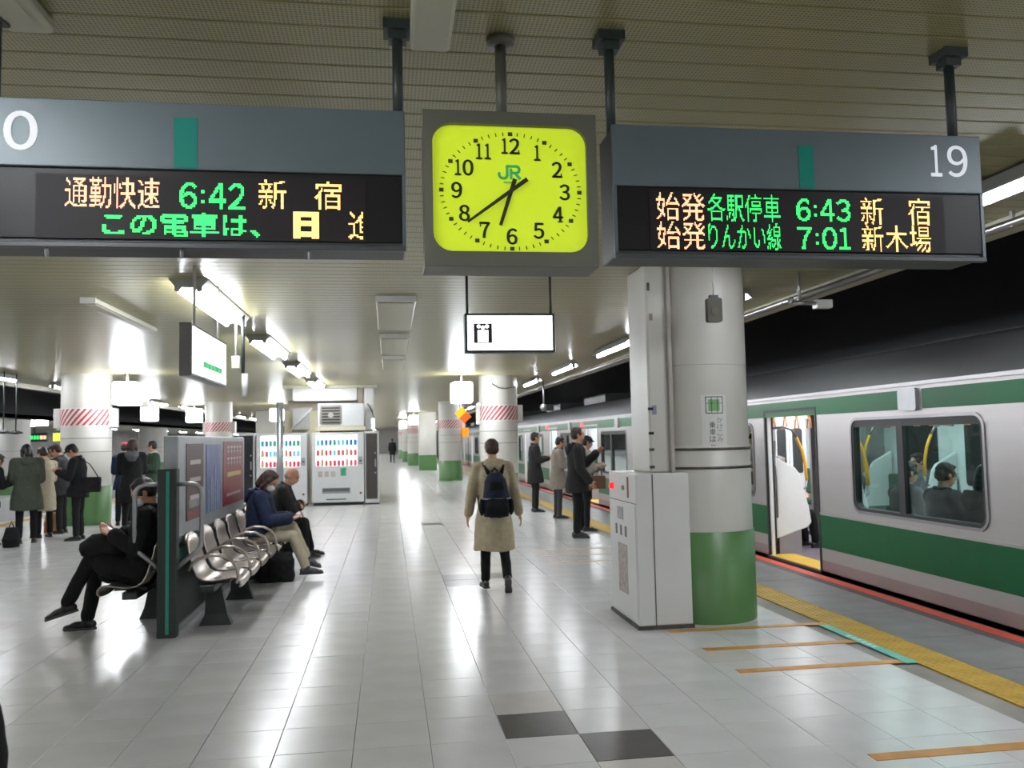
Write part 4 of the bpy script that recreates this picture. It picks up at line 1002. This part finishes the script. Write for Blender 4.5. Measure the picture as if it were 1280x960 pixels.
for k in range(2):
    y0 = 32.87+20*k; dd = [y0+2.52+4.82*i for i in range(4)]
    train_car(['third commuter train car, far down the right side', 'fourth commuter train car, farthest down the right side'][k], y0, 19.5, dd, [(d+1.38, d+3.42) for d in dd[:3]], False)

# ------------------------------------------------------------------ people
PENDING = []
def V(*a): return Vector(a)
def ortho(d, hint):
    d = d.normalized(); h = Vector(hint); a = (h-d*h.dot(d)).normalized(); return a, d.cross(a)
class Fuse:
    """overlapping tapered limbs and ellipsoids, voxel-merged into one continuous surface"""
    def __init__(s): s.mb = MB()
    def cap(s, a, b, r0, r1, n=12):
        a, b = Vector(a), Vector(b); s.mb.cyl(a, b, r0, r1, n); s.mb.ell(a, (r0,)*3, None, n, 7); s.mb.ell(b, (r1,)*3, None, n, 7); return s
    def ell(s, c, r, M=None): s.mb.ell(c, r, M, 16, 10); return s
    def oval(s, rings, hint=(1, 0, 0), n=20):
        """closed loft of ovals: (centre, rx along hint, ry)"""
        R = []
        for i, (c, rx, ry) in enumerate(rings):
            d = (Vector(rings[min(i+1, len(rings)-1)][0])-Vector(rings[max(i-1, 0)][0])).normalized()
            a, b = ortho(d, hint)
            R.append([Vector(c)+a*rx*math.cos(2*math.pi*k/n)+b*ry*math.sin(2*math.pi*k/n) for k in range(n)])
        s.mb.loft(R, True); return s
    def box(s, a, b, M=None): s.mb.box(a, b, M); return s
    def build(s, name, m, parent, vox=.012, smooth=6, fold=0., fsize=.12):
        o = s.mb.build(name, m, parent)
        r = o.modifiers.new('remesh', 'REMESH'); r.mode = 'VOXEL'; r.voxel_size = vox; r.use_smooth_shade = True
        if smooth: sm_ = o.modifiers.new('smooth', 'SMOOTH'); sm_.factor = .5; sm_.iterations = smooth
        if fold:
            key = 'folds%.2f' % fsize
            tx = bpy.data.textures.get(key) or bpy.data.textures.new(key, 'CLOUDS'); tx.noise_scale = fsize; tx.noise_depth = 1
            d = o.modifiers.new('folds', 'DISPLACE'); d.texture = tx; d.strength = fold; d.mid_level = .5; d.texture_coords = 'LOCAL'
        PENDING.append(o); return o
def rotz(v, a): c, s_ = math.cos(a), math.sin(a); return V(v[0]*c-v[1]*s_, v[0]*s_+v[1]*c, v[2])
def cloth(name, c, var=.1): return mat('cloth_'+name, c, .85, var=var, scale=25, bump=.15, bscale=90, spec=.25)
c_black = cloth('black', (25, 25, 27)); c_char = cloth('charcoal', (40, 39, 40)); c_navy = cloth('navy', (32, 42, 66)); c_beige = cloth('beige', (172, 160, 134)); c_cream = cloth('cream', (186, 176, 154))
c_olive = cloth('olive', (70, 76, 66)); c_grey = cloth('grey', (88, 90, 96)); c_stone = cloth('stone', (136, 128, 118)); c_green = cloth('green', (48, 66, 54)); c_white = cloth('white', (206, 204, 200)); c_dgrey = cloth('darkgrey', (62, 62, 66)); c_brown = cloth('brown', (60, 50, 44))
m_shoe = mat('shoe_black', (22, 21, 21), .3, var=.1); m_shoeb = mat('shoe_brown', (56, 44, 36), .4); m_sole = mat('shoe_sole', (60, 58, 56), .6); m_sneak = mat('sneaker_grey', (66, 68, 74), .6, var=.3, scale=30)
STAND = dict(L=((-.05, .02, -1), (-.01, -.04, -1), (-.25, 1, -.0)), R=((.05, .02, -1), (.01, -.04, -1), (.25, 1, -.0)))
ARMS = dict(L=((-.16, .0, -1), (-.06, .16, -1)), R=((.16, .0, -1), (.06, .16, -1)))
HOLD = dict(L=((-.10, .18, -1), (.35, 1, .25)), R=((.10, .18, -1), (-.35, 1, .25)))
def person(label, x, y, rz, H=1.7, lean=0., head=(0, 0), arms=ARMS, legs=STAND, pel=None, top=c_black, hem=.80, thick=.022, trousers=c_black, shoes=m_shoe, hair=m_hair, style='short',
           mask=False, hood=None, female=False, face=True, vox=.014, curl=.9, scarf=None, cap=None, flare=.02, sk=m_skin, waist_wrap=0., pelxy=(0, 0), spread=0., open_front=None, curve=.3, skirt_legs=False, z0=0.):
    t = thing('person', label, 'person', (x, y, z0), rz)
    s = H/1.70; U = V(0, 0, 1)
    la = math.radians(lean); sp = V(0, math.sin(la), math.cos(la)); sp2 = V(0, math.sin(la*(1+curve)), math.cos(la*(1+curve)))
    hipw, shw = .088*s, (.165 if female else .182)*s
    T, S_ = .410*s, .405*s
    J = {}
    def fk(P):
        for k, sg in (('L', -1), ('R', 1)):
            th, sh, ft = [Vector(q).normalized() for q in legs[k]]
            hip = P+V(sg*hipw, 0, -.015*s); kn = hip+th*T; an = kn+sh*S_
            J['hip'+k], J['kn'+k], J['an'+k], J['ft'+k] = hip, kn, an, ft
    fk(V(0, 0, 0)); low = min(J['anL'].z+min(0, J['ftL'].z)*.12*s, J['anR'].z+min(0, J['ftR'].z)*.12*s)
    P = V(pelxy[0], pelxy[1], (.08*s-low) if pel is None else pel); fk(P)
    waist = P+sp*.13*s; chest = P+sp*.20*s+sp2*.16*s; shc = P+sp*.20*s+sp2*.29*s; neck = P+sp*.20*s+sp2*.335*s
    hp, hy = math.radians(head[0]), math.radians(head[1])
    hM = (Matrix.Rotation(hy, 3, 'Z') @ Matrix.Rotation(-hp, 3, 'X'))
    hc = neck+sp2*.05*s+hM @ V(0, .025, .112)*s
    def Hp(a, b, c): return hc+hM @ V(a, b, c)*s
    # ---- skin: one continuous body
    B = Fuse()
    B.oval([(P-sp*.10*s, .10*s, .085*s), (P, .155*s, .105*s), (waist, .135*s, .092*s), (chest, .155*s, .10*s), (shc, .15*s, .085*s), (neck, .07*s, .06*s)])
    B.cap(neck-sp2*.03*s, hc-hM @ V(0, .015, .05)*s, .056*s, .052*s)
    B.cap(shc+V(-shw*.8, 0, 0), shc+V(shw*.8, 0, 0), .05*s, .05*s)
    B.ell(Hp(0, -.008, .025), (.074*s, .094*s, .092*s), hM); B.ell(Hp(0, .022, -.045), (.056*s, .068*s, .078*s), hM); B.ell(Hp(0, .045, -.092), (.03*s, .032*s, .026*s), hM)
    B.cap(Hp(0, .088, .012), Hp(0, .104, -.026), .010*s, .015*s); B.ell(Hp(0, .092, -.062), (.024*s, .008*s, .008*s), hM)
    B.ell(Hp(0, .086, .03), (.05*s, .012*s, .012*s), hM)
    for sg in (-1, 1): B.ell(Hp(sg*.076, -.005, -.012), (.010*s, .022*s, .032*s), hM)
    for k, sg in (('L', -1), ('R', 1)):
        up, fo = [Vector(q).normalized() for q in arms[k][:2]]
        sh = shc+V(sg*shw, 0, -.01*s); el = sh+up*.295*s; wr = el+fo*.255*s; J['sh'+k], J['el'+k], J['wr'+k] = sh, el, wr
        B.cap(sh, el, .048*s, .039*s); B.cap(el, wr, .039*s, .026*s)
        # hand: palm, four unequal bent fingers, a thumb from its side
        hd_ = Vector(arms[k][2]).normalized() if len(arms[k]) > 2 else fo
        pn = arms[k][3] if len(arms[k]) > 3 else (-sg, .1, 0)      # palm faces the body
        n_, _ = ortho(hd_, pn); side = hd_.cross(n_)*(1 if sg < 0 else -1)
        # thumb side points forwards for a hanging hand
        if side.dot(V(0, 1, .6)) < 0: side = -side
        pc = wr+hd_*.05*s
        Mp = Matrix((side, n_, hd_)).transposed()
        B.ell(pc, (.042*s, .018*s, .055*s), Mp)
        for q, (o_, l_) in enumerate(((.030, .072), (.011, .080), (-.009, .075), (-.028, .060))):
            a = wr+hd_*.088*s+side*o_*s; d1 = (hd_+n_*curl*.5).normalized(); d2 = (hd_*.7+n_*curl).normalized()
            b = a+d1*l_*.55*s; c = b+d2*l_*.5*s
            B.cap(a-hd_*.02*s, b, .0105*s, .0095*s, 8); B.cap(b, c, .0095*s, .008*s, 8)
        a = wr+hd_*.03*s+side*.032*s; b = a+(hd_*.7+side*.7+n_*.3).normalized()*.042*s; c = b+(hd_+n_*.45+side*.1).normalized()*.035*s
        B.cap(a, b, .014*s, .0115*s, 8); B.cap(b, c, .0115*s, .009*s, 8)
        hip, kn, an, ft = J['hip'+k], J['kn'+k], J['an'+k], J['ft'+k]
        B.cap(hip, kn, .078*s, .052*s); B.cap(kn, an, .052*s, .036*s); uq = (kn-an).normalized(); B.cap(an, an-uq*.035*s, .034*s, .030*s); B.cap(an-uq*.04*s, an-uq*.052*s+ft*.12*s, .026*s, .016*s)
    B.build('body', sk, t, min(vox, .011), 3)
    # ---- eyes and brows
    if face:
        e = MB()
        for sg in (-1, 1): e.ell(Hp(sg*.030, .0885 if not mask else .0885, .008), (.0125*s, .006*s, .006*s), hM, 8, 5)
        e.build('eyes', m_eye, t)
        e = MB()
        for sg in (-1, 1): e.ell(Hp(sg*.032, .090, .03), (.020*s, .006*s, .004*s), hM, 8, 5)
        e.build('eyebrows', hair if style != 'bald' else m_hairg, t)
        MB().ell(Hp(0, .0985, -.062), (.020*s, .005*s, .0055*s), hM, 8, 5).build('mouth', mat('lips', (160, 96, 88), .5), t) if not mask else None
    # ---- hair
    h = Fuse()
    if style == 'bald':
        h.ell(Hp(0, -.045, -.025), (.079*s, .062*s, .045*s), hM)
    else:
        h.ell(Hp(0, -.020, .040), (.084*s, .095*s, .088*s), hM); h.ell(Hp(0, -.045, -.005), (.082*s, .068*s, .075*s), hM)
        h.ell(Hp(.018, .032, .092), (.054*s, .034*s, .024*s), hM); h.ell(Hp(-.03, .028, .090), (.044*s, .034*s, .024*s), hM)
        for sg in (-1, 1): h.ell(Hp(sg*.070, .018, .02), (.016*s, .034*s, .042*s), hM)
        if style in ('bob', 'long'):
            for sg in (-1, 1): h.cap(Hp(sg*.072, .01, .02), Hp(sg*.075, -.005, -.09), .028*s, .026*s)
            h.cap(Hp(0, -.07, 0), Hp(0, -.075, -.10), .055*s, .05*s)
            if style == 'long': h.oval([(Hp(0, -.06, -.02), .08*s, .05*s), (Hp(0, -.09, -.14), .085*s, .045*s), (Hp(0, -.11, -.26), .075*s, .03*s)], hM @ V(1, 0, 0))
    h.build('hair', hair, t, .009, 3, .010, .03)
    if cap is not None:
        c_ = Fuse(); c_.ell(Hp(0, -.010, .055), (.090*s, .105*s, .075*s), hM); c_.ell(Hp(0, .085, .045), (.065*s, .06*s, .012*s), hM); c_.build('cap', cap, t, .01, 3)
    if mask:
        k_ = Fuse(); k_.ell(Hp(0, .060, -.052), (.058*s, .052*s, .052*s), hM); k_.ell(Hp(0, .10, -.045), (.025*s, .018*s, .03*s), hM); mk = k_.build('face_mask', m_mask, t, .008, 3)
        for sg in (-1, 1): MB().tube([Hp(sg*.055, .065, -.03), Hp(sg*.075, .02, -.012), Hp(sg*.082, -.008, .012)], .0025, 5).build('ear_loop', m_mask, mk)
    # ---- trousers
    tr = Fuse(); g = .016*s
    tr.oval([(P+sp*.12*s, .14*s, .10*s), (P, .165*s, .118*s), (P-sp*.10*s, .12*s, .10*s)])
    for k in 'LR':
        hip, kn, an = J['hip'+k], J['kn'+k], J['an'+k]; e = kn+(an-kn)*.93
        tr.cap(hip, kn, .088*s, .064*s); tr.cap(kn, e, .064*s, .056*s)
    tr.build('trousers', trousers, t, vox, 5, .014, .10)
    # ---- shoes
    for k, sg in (('L', -1), ('R', 1)):
        an, ft = J['an'+k], J['ft'+k]; f_ = ft.normalized(); upv = (J['kn'+k]-an).normalized(); upv = (upv-f_*upv.dot(f_)).normalized(); sd = f_.cross(upv)
        q = an-upv*.035*s; sho = Fuse()
        Ms = Matrix((sd, f_, upv)).transposed()
        sho.ell(q-f_*.03*s, (.038*s, .048*s, .042*s), Ms); sho.ell(q+f_*.06*s-upv*.006*s, (.042*s, .085*s, .036*s), Ms); sho.ell(q+f_*.135*s-upv*.018*s, (.042*s, .058*s, .024*s), Ms)
        sho.cap(an+upv*.01*s, q, .042*s, .042*s)
        so = sho.build('shoe', shoes, t, .009, 3)
        L_ = MB(); c0 = q-upv*.036*s
        pts = [(-.036, -.06), (-.04, -.02), (-.034, .05), (-.043, .12), (-.034, .175), (0, .195), (.034, .175), (.043, .12), (.034, .05), (.04, -.02), (.036, -.06), (0, -.078)]
        L_.loft([[c0+sd*a*s+f_*b*s-upv*.010*s for a, b in pts], [c0+sd*a*s+f_*b*s+upv*.012*s for a, b in pts]], False).build('sole', m_sole, so)
    # ---- coat or jacket
    ct = Fuse(); th = thick*s
    ct.oval([(P+sp*.02*s, .155*s+th, .11*s+th), (waist, .142*s+th, .102*s+th), (chest, .165*s+th, .112*s+th), (shc, .15*s+th, .092*s+th), (neck+sp2*.012*s, .066*s+th*.6, .062*s+th*.6)])
    ct.cap(shc+V(-shw*.84, 0, -.005), shc+V(shw*.84, 0, -.005), .054*s+th*.6, .054*s+th*.6); ct.oval([(shc+V(0, 0, -.02*s), .16*s, .085*s), (neck+sp2*.02*s, .075*s, .065*s)])
    for k in 'LR':
        sh, el, wr = J['sh'+k], J['el'+k], J['wr'+k]; e = el+(wr-el)*.93
        ct.cap(sh, el, .053*s+th*.7, .046*s+th*.75); ct.cap(el, e, .046*s+th*.75, .037*s+th*.75)
    if pel is None or skirt_legs:
        hz = hem
        c0 = P+sp*.05*s; c1 = V(P.x, P.y+.02*s, hz)
        mid = c0.lerp(c1, .4)
        if hz < P.z: ct.oval([(c0, .155*s+th, .115*s+th), (V(mid.x, mid.y, mid.z), .172*s+th+flare*.4, .132*s+th+flare*.4+spread*.4), (c1, .175*s+th+flare, .135*s+th+flare+spread)])
    elif waist_wrap:
        for k in 'LR':
            hip, kn = J['hip'+k], J['kn'+k]; ct.cap(hip, hip.lerp(kn, waist_wrap), .098*s+th*.5, .084*s+th*.5)
        ct.ell((J['hipL']+J['hipR'])/2, (.18*s, .14*s, .10*s))
    jk = ct.build('coat' if hem < .7*s or waist_wrap else 'jacket', top, t, vox, 5, .020, .13)
    # collar
    cl = Fuse()
    a, b = ortho(sp2, (1, 0, 0)); cc_ = neck+sp2*.02*s
    cl.mb.tube([cc_+a*.074*s*math.cos(w)+b*.070*s*math.sin(w)-sp2*.012*s*math.cos(w-math.pi/2) for w in np.linspace(0, 2*math.pi, 15)[:-1]], .021*s, 8, True)
    cl.build('collar', scarf or top, jk, .01, 3)
    if hood is not None:
        ho = Fuse(); ho.oval([(neck-V(0, .10, -.03)*s, .13*s, .05*s), (neck-V(0, .14, .06)*s, .12*s, .055*s), (neck-V(0, .13, .15)*s, .06*s, .04*s)]); ho.build('hood', hood, jk, .014, 5, .02, .06)
    if open_front is not None:
        fr = Fuse(); fr.oval([(neck+V(0, .05, -.02)*s, .05*s, .02*s), (chest+V(0, .115*s+th, 0), .055*s, .018*s), (waist+V(0, .10*s+th, 0), .045*s, .016*s)]); fr.build('shirt_front', open_front, jk, .01, 3)
    return t, J, dict(P=P, waist=waist, chest=chest, shc=shc, neck=neck, hc=hc, Hp=Hp, s=s)
R90 = math.pi/2
# the walking person with the backpack
WALK_L = dict(L=((-.03, .10, -1), (-.02, -.10, -1), (-.12, 1, 0)), R=((.04, -.12, -1), (.02, -.62, -1), (.1, .62, -.75)))
ARMW = dict(L=((-.24, -.03, -1), (-.16, .14, -1)), R=((.24, .02, -1), (.22, .0, -1)))
wk, J, D_ = person('person walking away in a long beige coat with a dark backpack', 1.10, 9.05, .0, 1.555, 4, (14, 0), ARMW, WALK_L, None, c_beige, .43, .028, c_black, m_shoe, m_hairb, 'short', face=False, vox=.010, flare=.04, spread=.03, curl=.5, hood=c_beige)
bp = thing('backpack', 'dark navy backpack with a pale band on the back of the walking person', 'backpack', (1.10, 9.06, .735))
m_bp = cloth('backpack', (34, 38, 56), .15); m_bpb = cloth('backpack_black', (22, 23, 26))
f_ = Fuse(); f_.oval([(V(0, -.22, .06), .13, .09), (V(0, -.235, .16), .155, .11), (V(0, -.225, .30), .135, .10), (V(0, -.20, .42), .115, .085), (V(0, -.17, .50), .075, .05)])
bb = f_.build('main_bag', m_bp, bp, .01, 4, .012, .05)
f_ = Fuse(); f_.oval([(V(0, -.325, .08), .11, .04), (V(0, -.345, .16), .12, .045), (V(0, -.33, .25), .10, .03)]); f_.build('front_pocket', m_bpb, bp, .009, 3, .008, .04)
f_ = Fuse(); f_.oval([(V(0, -.29, .33), .09, .03), (V(0, -.28, .42), .075, .03)]); f_.build('top_pocket', m_bpb, bp, .009, 3)
MB().tube([V(.15*math.cos(a), -.235+.115*math.sin(a), .245) for a in np.linspace(math.pi, 2*math.pi, 12)], .009, 6).build('band', mat('band_grey', (130, 132, 138), .6), bp)
for sg in (-1, 1): MB().tube([(sg*.07, -.16, .50), (sg*.095, -.10, .575), (sg*.105, .0, .60), (sg*.11, .10, .55), (sg*.12, .15, .42), (sg*.15, .12, .26), (sg*.15, -.08, .12)], .019, 8).build('strap', m_bpb, bp)
MB().tube([(-.03, -.15, .52), (0, -.15, .56), (.03, -.15, .52)], .01, 6).build('grab_loop', m_bpb, bp)
for sg in (-1, 1): MB().ell((sg*.155, -.25, .16), (.03, .05, .09)).build('side_pocket', m_bpb, bp)

# four people waiting on the right
person('tall man in a long black coat waiting sideways nearest the striped pillar', 3.14, 18.3, -R90, 1.70, 0, (2, 10), HOLD, STAND, None, c_char, .62, .03, c_black, hair=m_hair, vox=.015)
person('man in a pale grey-beige long coat standing between the two dark coated men', 3.32, 16.7, -R90+.1, 1.60, 2, (14, 0), HOLD, STAND, None, c_stone, .58, .035, c_dgrey, hair=m_hair, vox=.015)
RAISE = dict(L=((-.2, .5, -.8), (.3, .75, .75)), R=((.12, .1, -1), (-.05, .55, -.8)))
person('man in a dark hip-length jacket raising one hand, nearest of the four on the right', 2.97, 13.4, -R90-.15, 1.73, 2, (-4, 8), RAISE, STAND, None, c_char, .72, .04, c_black, hair=m_hairb, vox=.013, hood=c_char)
person('person in dark knit hat and pale coat half hidden by the man raising his hand', 3.30, 14.3, -R90+.2, 1.60, 3, (12, -5), HOLD, STAND, None, c_stone, .70, .03, c_black, hair=m_hair, cap=c_black, vox=.015)
hb2 = thing('handbag', 'brown handbag held by the person in the dark knit hat', 'bag', (3.50, 14.12, .72))
f_ = Fuse(); f_.box((-.13, -.06, 0), (.13, .06, .22)); f_.build('bag', mat('bag_brown', (104, 70, 52), .5), hb2, .012, 5)
MB().tube([(-.08, 0, .2), (-.06, 0, .33), (0, 0, .37), (.06, 0, .33), (.08, 0, .2)], .01, 6).build('handle', mat('bag_brown', (104, 70, 52), .5), hb2)

# seated man with mask and phone, facing left
SEATX = -2.13
LEGM = dict(L=((.02, 1, .34), (-.05, .45, -.92), (.0, 1, -.30)), R=((.10, .98, -.02), (.0, .18, -1), (.0, 1, 0)))
HOLDM = dict(L=((-.12, .22, -1), (.34, .80, .50), (.5, .8, .3), (0, .1, 1)), R=((.14, .22, -1), (-.40, .78, .50), (-.5, .8, .3), (0, .1, 1)))
mm, J, D_ = person('seated man in black coat and white mask, legs crossed, looking at his phone', SEATX, 7.84, R90, 1.74, -3, (34, 14), HOLDM, LEGM, .525, c_black, .8, .035, c_black, m_shoe, m_hair, 'short', True, vox=.009, waist_wrap=.7, curl=1.1, curve=3.0)
PHONE_AT = (J['wrL']+J['wrR'])/2
pw = rotz(PHONE_AT, R90)+V(SEATX, 7.84, 0)
ph = thing('smartphone', 'dark smartphone in the hands of the seated man in the white mask', 'phone', (pw.x-.09, pw.y, pw.z+.055), R90)
Mq = Matrix.Rotation(math.radians(35), 4, 'X')
MB().box((-.036, -.07, -.004), (.036, .07, .004), Mq).build('case', m_black, ph, bevel=.003); MB().box((-.032, -.064, .0042), (.032, .064, .0048), Mq).build('screen', mat('phone_screen', (190, 205, 225), .3, emit=.5, var=0), ph)
lb = thing('lap_bag', 'black bag lying on the lap of the seated man in the white mask', 'bag', (-2.37, 7.82, .715))
f_ = Fuse(); f_.oval([(V(-.24, 0, .0), .10, .06), (V(-.14, 0, .03), .15, .11), (V(.04, 0, .03), .15, .11), (V(.14, 0, .0), .11, .06)], (0, 1, 0)); f_.build('bag', c_black, lb, .012, 5, .03, .08)

# person in navy jacket and cream trousers, head down
LEGN = dict(L=((.16, 1, .34), (.10, .42, -.9), (.2, 1, -.25)), R=((.08, 1, .10), (.0, .40, -1), (-.1, 1, .0)))
HOLDN = dict(L=((-.10, .35, -1), (.45, .9, .05), (.6, .8, 0), (0, .1, 1)), R=((.12, .35, -1), (-.45, .9, .05), (-.6, .8, 0), (0, .1, 1)))
person('person in navy jacket, white mask and cream trousers sitting with head bowed', -1.54, 10.46, -R90, 1.72, 2, (38, -14), HOLDN, LEGN, .49, c_navy, .8, .045, c_cream, m_sneak, m_hairb, 'bob', True, hood=c_navy, vox=.011, curve=1.5, female=True)
# bald man further along
LEGB = dict(L=((-.12, 1, .02), (-.05, .20, -1), (0, 1, 0)), R=((.14, 1, .05), (.02, .12, -1), (0, 1, 0)))
FOLD = dict(L=((-.08, .42, -.95), (.95, .42, .12)), R=((.08, .45, -.95), (-.92, .36, .28)))
person('bald man in a dark jacket sitting with folded arms beyond the navy jacketed person', -1.60, 12.30, -R90, 1.70, 10, (26, -10), FOLD, LEGB, .49, c_char, .8, .035, c_black, m_shoe, m_hairg, 'bald', vox=.013, curve=1.2)
bg = thing('black_tote', 'black bag standing on the floor at the feet of the navy jacketed person', 'bag', (-1.30, 10.25, 0))
f_ = Fuse(); f_.oval([(V(0, 0, .01), .19, .11), (V(0, 0, .06), .21, .13), (V(0, 0, .26), .19, .11), (V(0, 0, .34), .17, .07)]); f_.box((-.19, -.11, 0), (.19, .11, .26)); f_.build('bag', c_black, bg, .014, 5, .02, .09)
for s_ in (-.06, .06): MB().tube([(-.09, s_, .31), (-.07, s_, .42), (0, s_, .46), (.07, s_, .42), (.09, s_, .31)], .009, 6).build('handle', c_black, bg)

# the queue on the left
LOOKD = dict(L=((-.08, .25, -1), (.4, .95, .45)), R=((.08, .25, -1), (-.4, .95, .45)))
person('man in black coat and dark cap with bowed head beside the left striped pillar', -5.33, 15.72, R90, 1.66, 3, (36, 0), LOOKD, STAND, None, c_black, .74, .035, c_black, cap=c_black, vox=.014)
sb = thing('shoulder_bag', 'black shoulder bag hanging behind the man in the dark cap', 'bag', (-5.10, 15.62, .82))
f_ = Fuse(); f_.box((-.16, -.05, 0), (.16, .05, .26)); f_.build('bag', c_black, sb, .014, 6, .012, .06); MB().tube([(-.13, 0, .24), (-.22, .0, .52), (-.15, .04, .3)], .01, 6).build('strap', c_black, sb); MB().tube([(.13, 0, .24), (-.02, -.0, .48), (-.2, -.02, .6)], .01, 6).build('strap', c_black, sb)
person('person in dark grey jacket facing left, before the man in the dark cap', -6.06, 17.0, R90, 1.66, 4, (28, 0), LOOKD, STAND, None, c_dgrey, .72, .04, c_char, hair=m_hairb, vox=.015)
person('person in black with cream scarf, farthest in the left queue', -6.55, 18.0, R90+.4, 1.62, 2, (20, 0), HOLD, STAND, None, c_black, .70, .03, c_black, hair=m_hair, style='bob', vox=.016, female=True, scarf=c_cream)
tb = thing('tan_bag', 'orange-brown bag standing on the floor in the left queue', 'bag', (-6.30, 17.25, 0))
f_ = Fuse(); f_.oval([(V(0, 0, .01), .14, .10), (V(0, 0, .2), .16, .11), (V(.02, 0, .38), .13, .05)]); f_.box((-.13, -.09, 0), (.13, .09, .2)); f_.build('bag', mat('bag_tan', (150, 100, 40), .6, var=.15, scale=6), tb, .014, 5, .02, .08)
MB().tube([(-.07, 0, .36), (0, 0, .48), (.08, 0, .36)], .01, 6).build('handle', mat('bag_tan_dark', (100, 66, 30), .6), tb)
person('person in a long olive hooded parka seen from behind in the left queue', -6.08, 15.5, .5, 1.66, 4, (24, 0), HOLD, STAND, None, c_olive, .56, .06, c_black, hair=m_hair, style='bob', hood=c_olive, face=False, vox=.014, flare=.03)
person('person in a cream long coat standing behind the olive parka', -6.12, 16.35, .9, 1.60, 2, (20, 0), HOLD, STAND, None, c_cream, .48, .03, c_black, hair=m_hair, face=False, vox=.016)
person('person in a black coat at the left edge of the photo beside the olive parka', -6.62, 15.3, -.6, 1.52, 10, (30, 0), HOLD, STAND, None, c_black, .60, .04, c_black, hair=m_hair, face=True, vox=.015)
for i, (x, y, l) in enumerate(((-6.42, 14.85, 'black bag on the floor at the feet of the person at the left edge'), (-6.08, 14.92, 'black rucksack on the floor beside the olive parka'))):
    q = thing('floor_bag', l, 'bag', (x, y, 0)); f_ = Fuse(); f_.oval([(V(0, 0, .01), .12, .10), (V(0, 0, .12), .14, .12), (V(0, .02, .26+.06*i), .09, .06)]); f_.box((-.1, -.08, 0), (.1, .08, .1)); f_.build('bag', c_black, q, .014, 5, .02, .08)
    MB().tube([(-.04, 0, .25+.06*i), (0, 0, .36+.06*i), (.04, 0, .25+.06*i)], .009, 6).build('handle', c_black, q)
# people beyond the partition
person('person in a long black coat with grey back panel, right of the left striped pillar', -4.88, 17.2, .25, 1.72, 3, (16, 0), HOLD, STAND, None, c_black, .52, .04, c_black, hair=m_hairb, style='bob', hood=c_grey, face=False, vox=.015, flare=.04)
person('person in dark navy wearing a red cap by the left striped pillar', -5.35, 18.35, .1, 1.66, 2, (10, 0), HOLD, STAND, None, c_navy, .72, .03, c_black, hair=m_hair, cap=mat('cap_red', (150, 40, 50), .7), face=False, vox=.016)
person('man in dark green jacket and pale scarf turned left, above the masked man', -5.22, 20.0, R90+.5, 1.68, 0, (4, -30), HOLD, STAND, None, c_green, .70, .04, c_black, hair=m_hair, scarf=c_white, vox=.016)
person('person in dark coat facing the man in the green jacket', -4.95, 20.8, -R90+.2, 1.62, 2, (10, 20), HOLD, STAND, None, c_char, .66, .03, c_black, hair=m_hairb, vox=.017)
person('distant person in black walking at the far end of the platform', .24, 62.0, 0, 1.70, 2, (4, 0), ARMS, WALK_L, None, c_black, .60, .03, c_black, face=False, vox=.03)
person('person in black coat beside the camera, only an elbow showing at the left edge', -1.104, 1.9, 0, 1.64, 0, (0, 0), dict(L=((-.15, 0, -1), (-.05, .2, -1)), R=((.30, -.12, -1), (.02, .30, -1))), STAND, None, c_black, .70, .035, c_black, hair=m_hair, vox=.014)
# passengers
SITL = dict(L=((-.10, 1, .0), (0, .1, -1), (0, 1, 0)), R=((.12, 1, .02), (0, .14, -1), (0, 1, 0)))
def rider(label, x, y, rz, top, hair, style='short', **k): return person(label, x, y, rz, 1.64, -2, (14, 0), HOLDN, SITL, .47, top, .8, .04, c_black, m_shoe, hair, style, vox=.016, z0=.03, **k)
rider('passenger in brown coat seated with back to the nearest train window', 5.30, 6.98, -R90, c_brown, m_hair, 'bob', hood=c_brown)
rider('passenger seated with back to the nearest train window, behind its mullion', 5.30, 7.55, -R90, c_dgrey, m_hairb)
rider('passenger at the far end of the nearest train window, in grey', 5.30, 8.15, -R90, c_grey, m_hair)
rider('passenger in black at the near end of the nearest train window', 5.30, 6.42, -R90, c_black, m_hair)
rider('passenger seated across the aisle, legs seen through the open train door', 7.36, 11.0, R90, c_grey, m_hair)
rider('grey haired passenger behind the white partition by the open train door', 5.30, 11.1, -R90, c_dgrey, m_hairg)
# merge every fused body now, so that the scene holds plain meshes
dg = bpy.context.evaluated_depsgraph_get(); dg.update()
new = [(o, bpy.data.meshes.new_from_object(o.evaluated_get(dg))) for o in PENDING]
for o, me in new:
    old = o.data; o.modifiers.clear(); o.data = me; me.name = o.name
    for p in me.polygons: p.use_smooth = True
    bpy.data.meshes.remove(old)
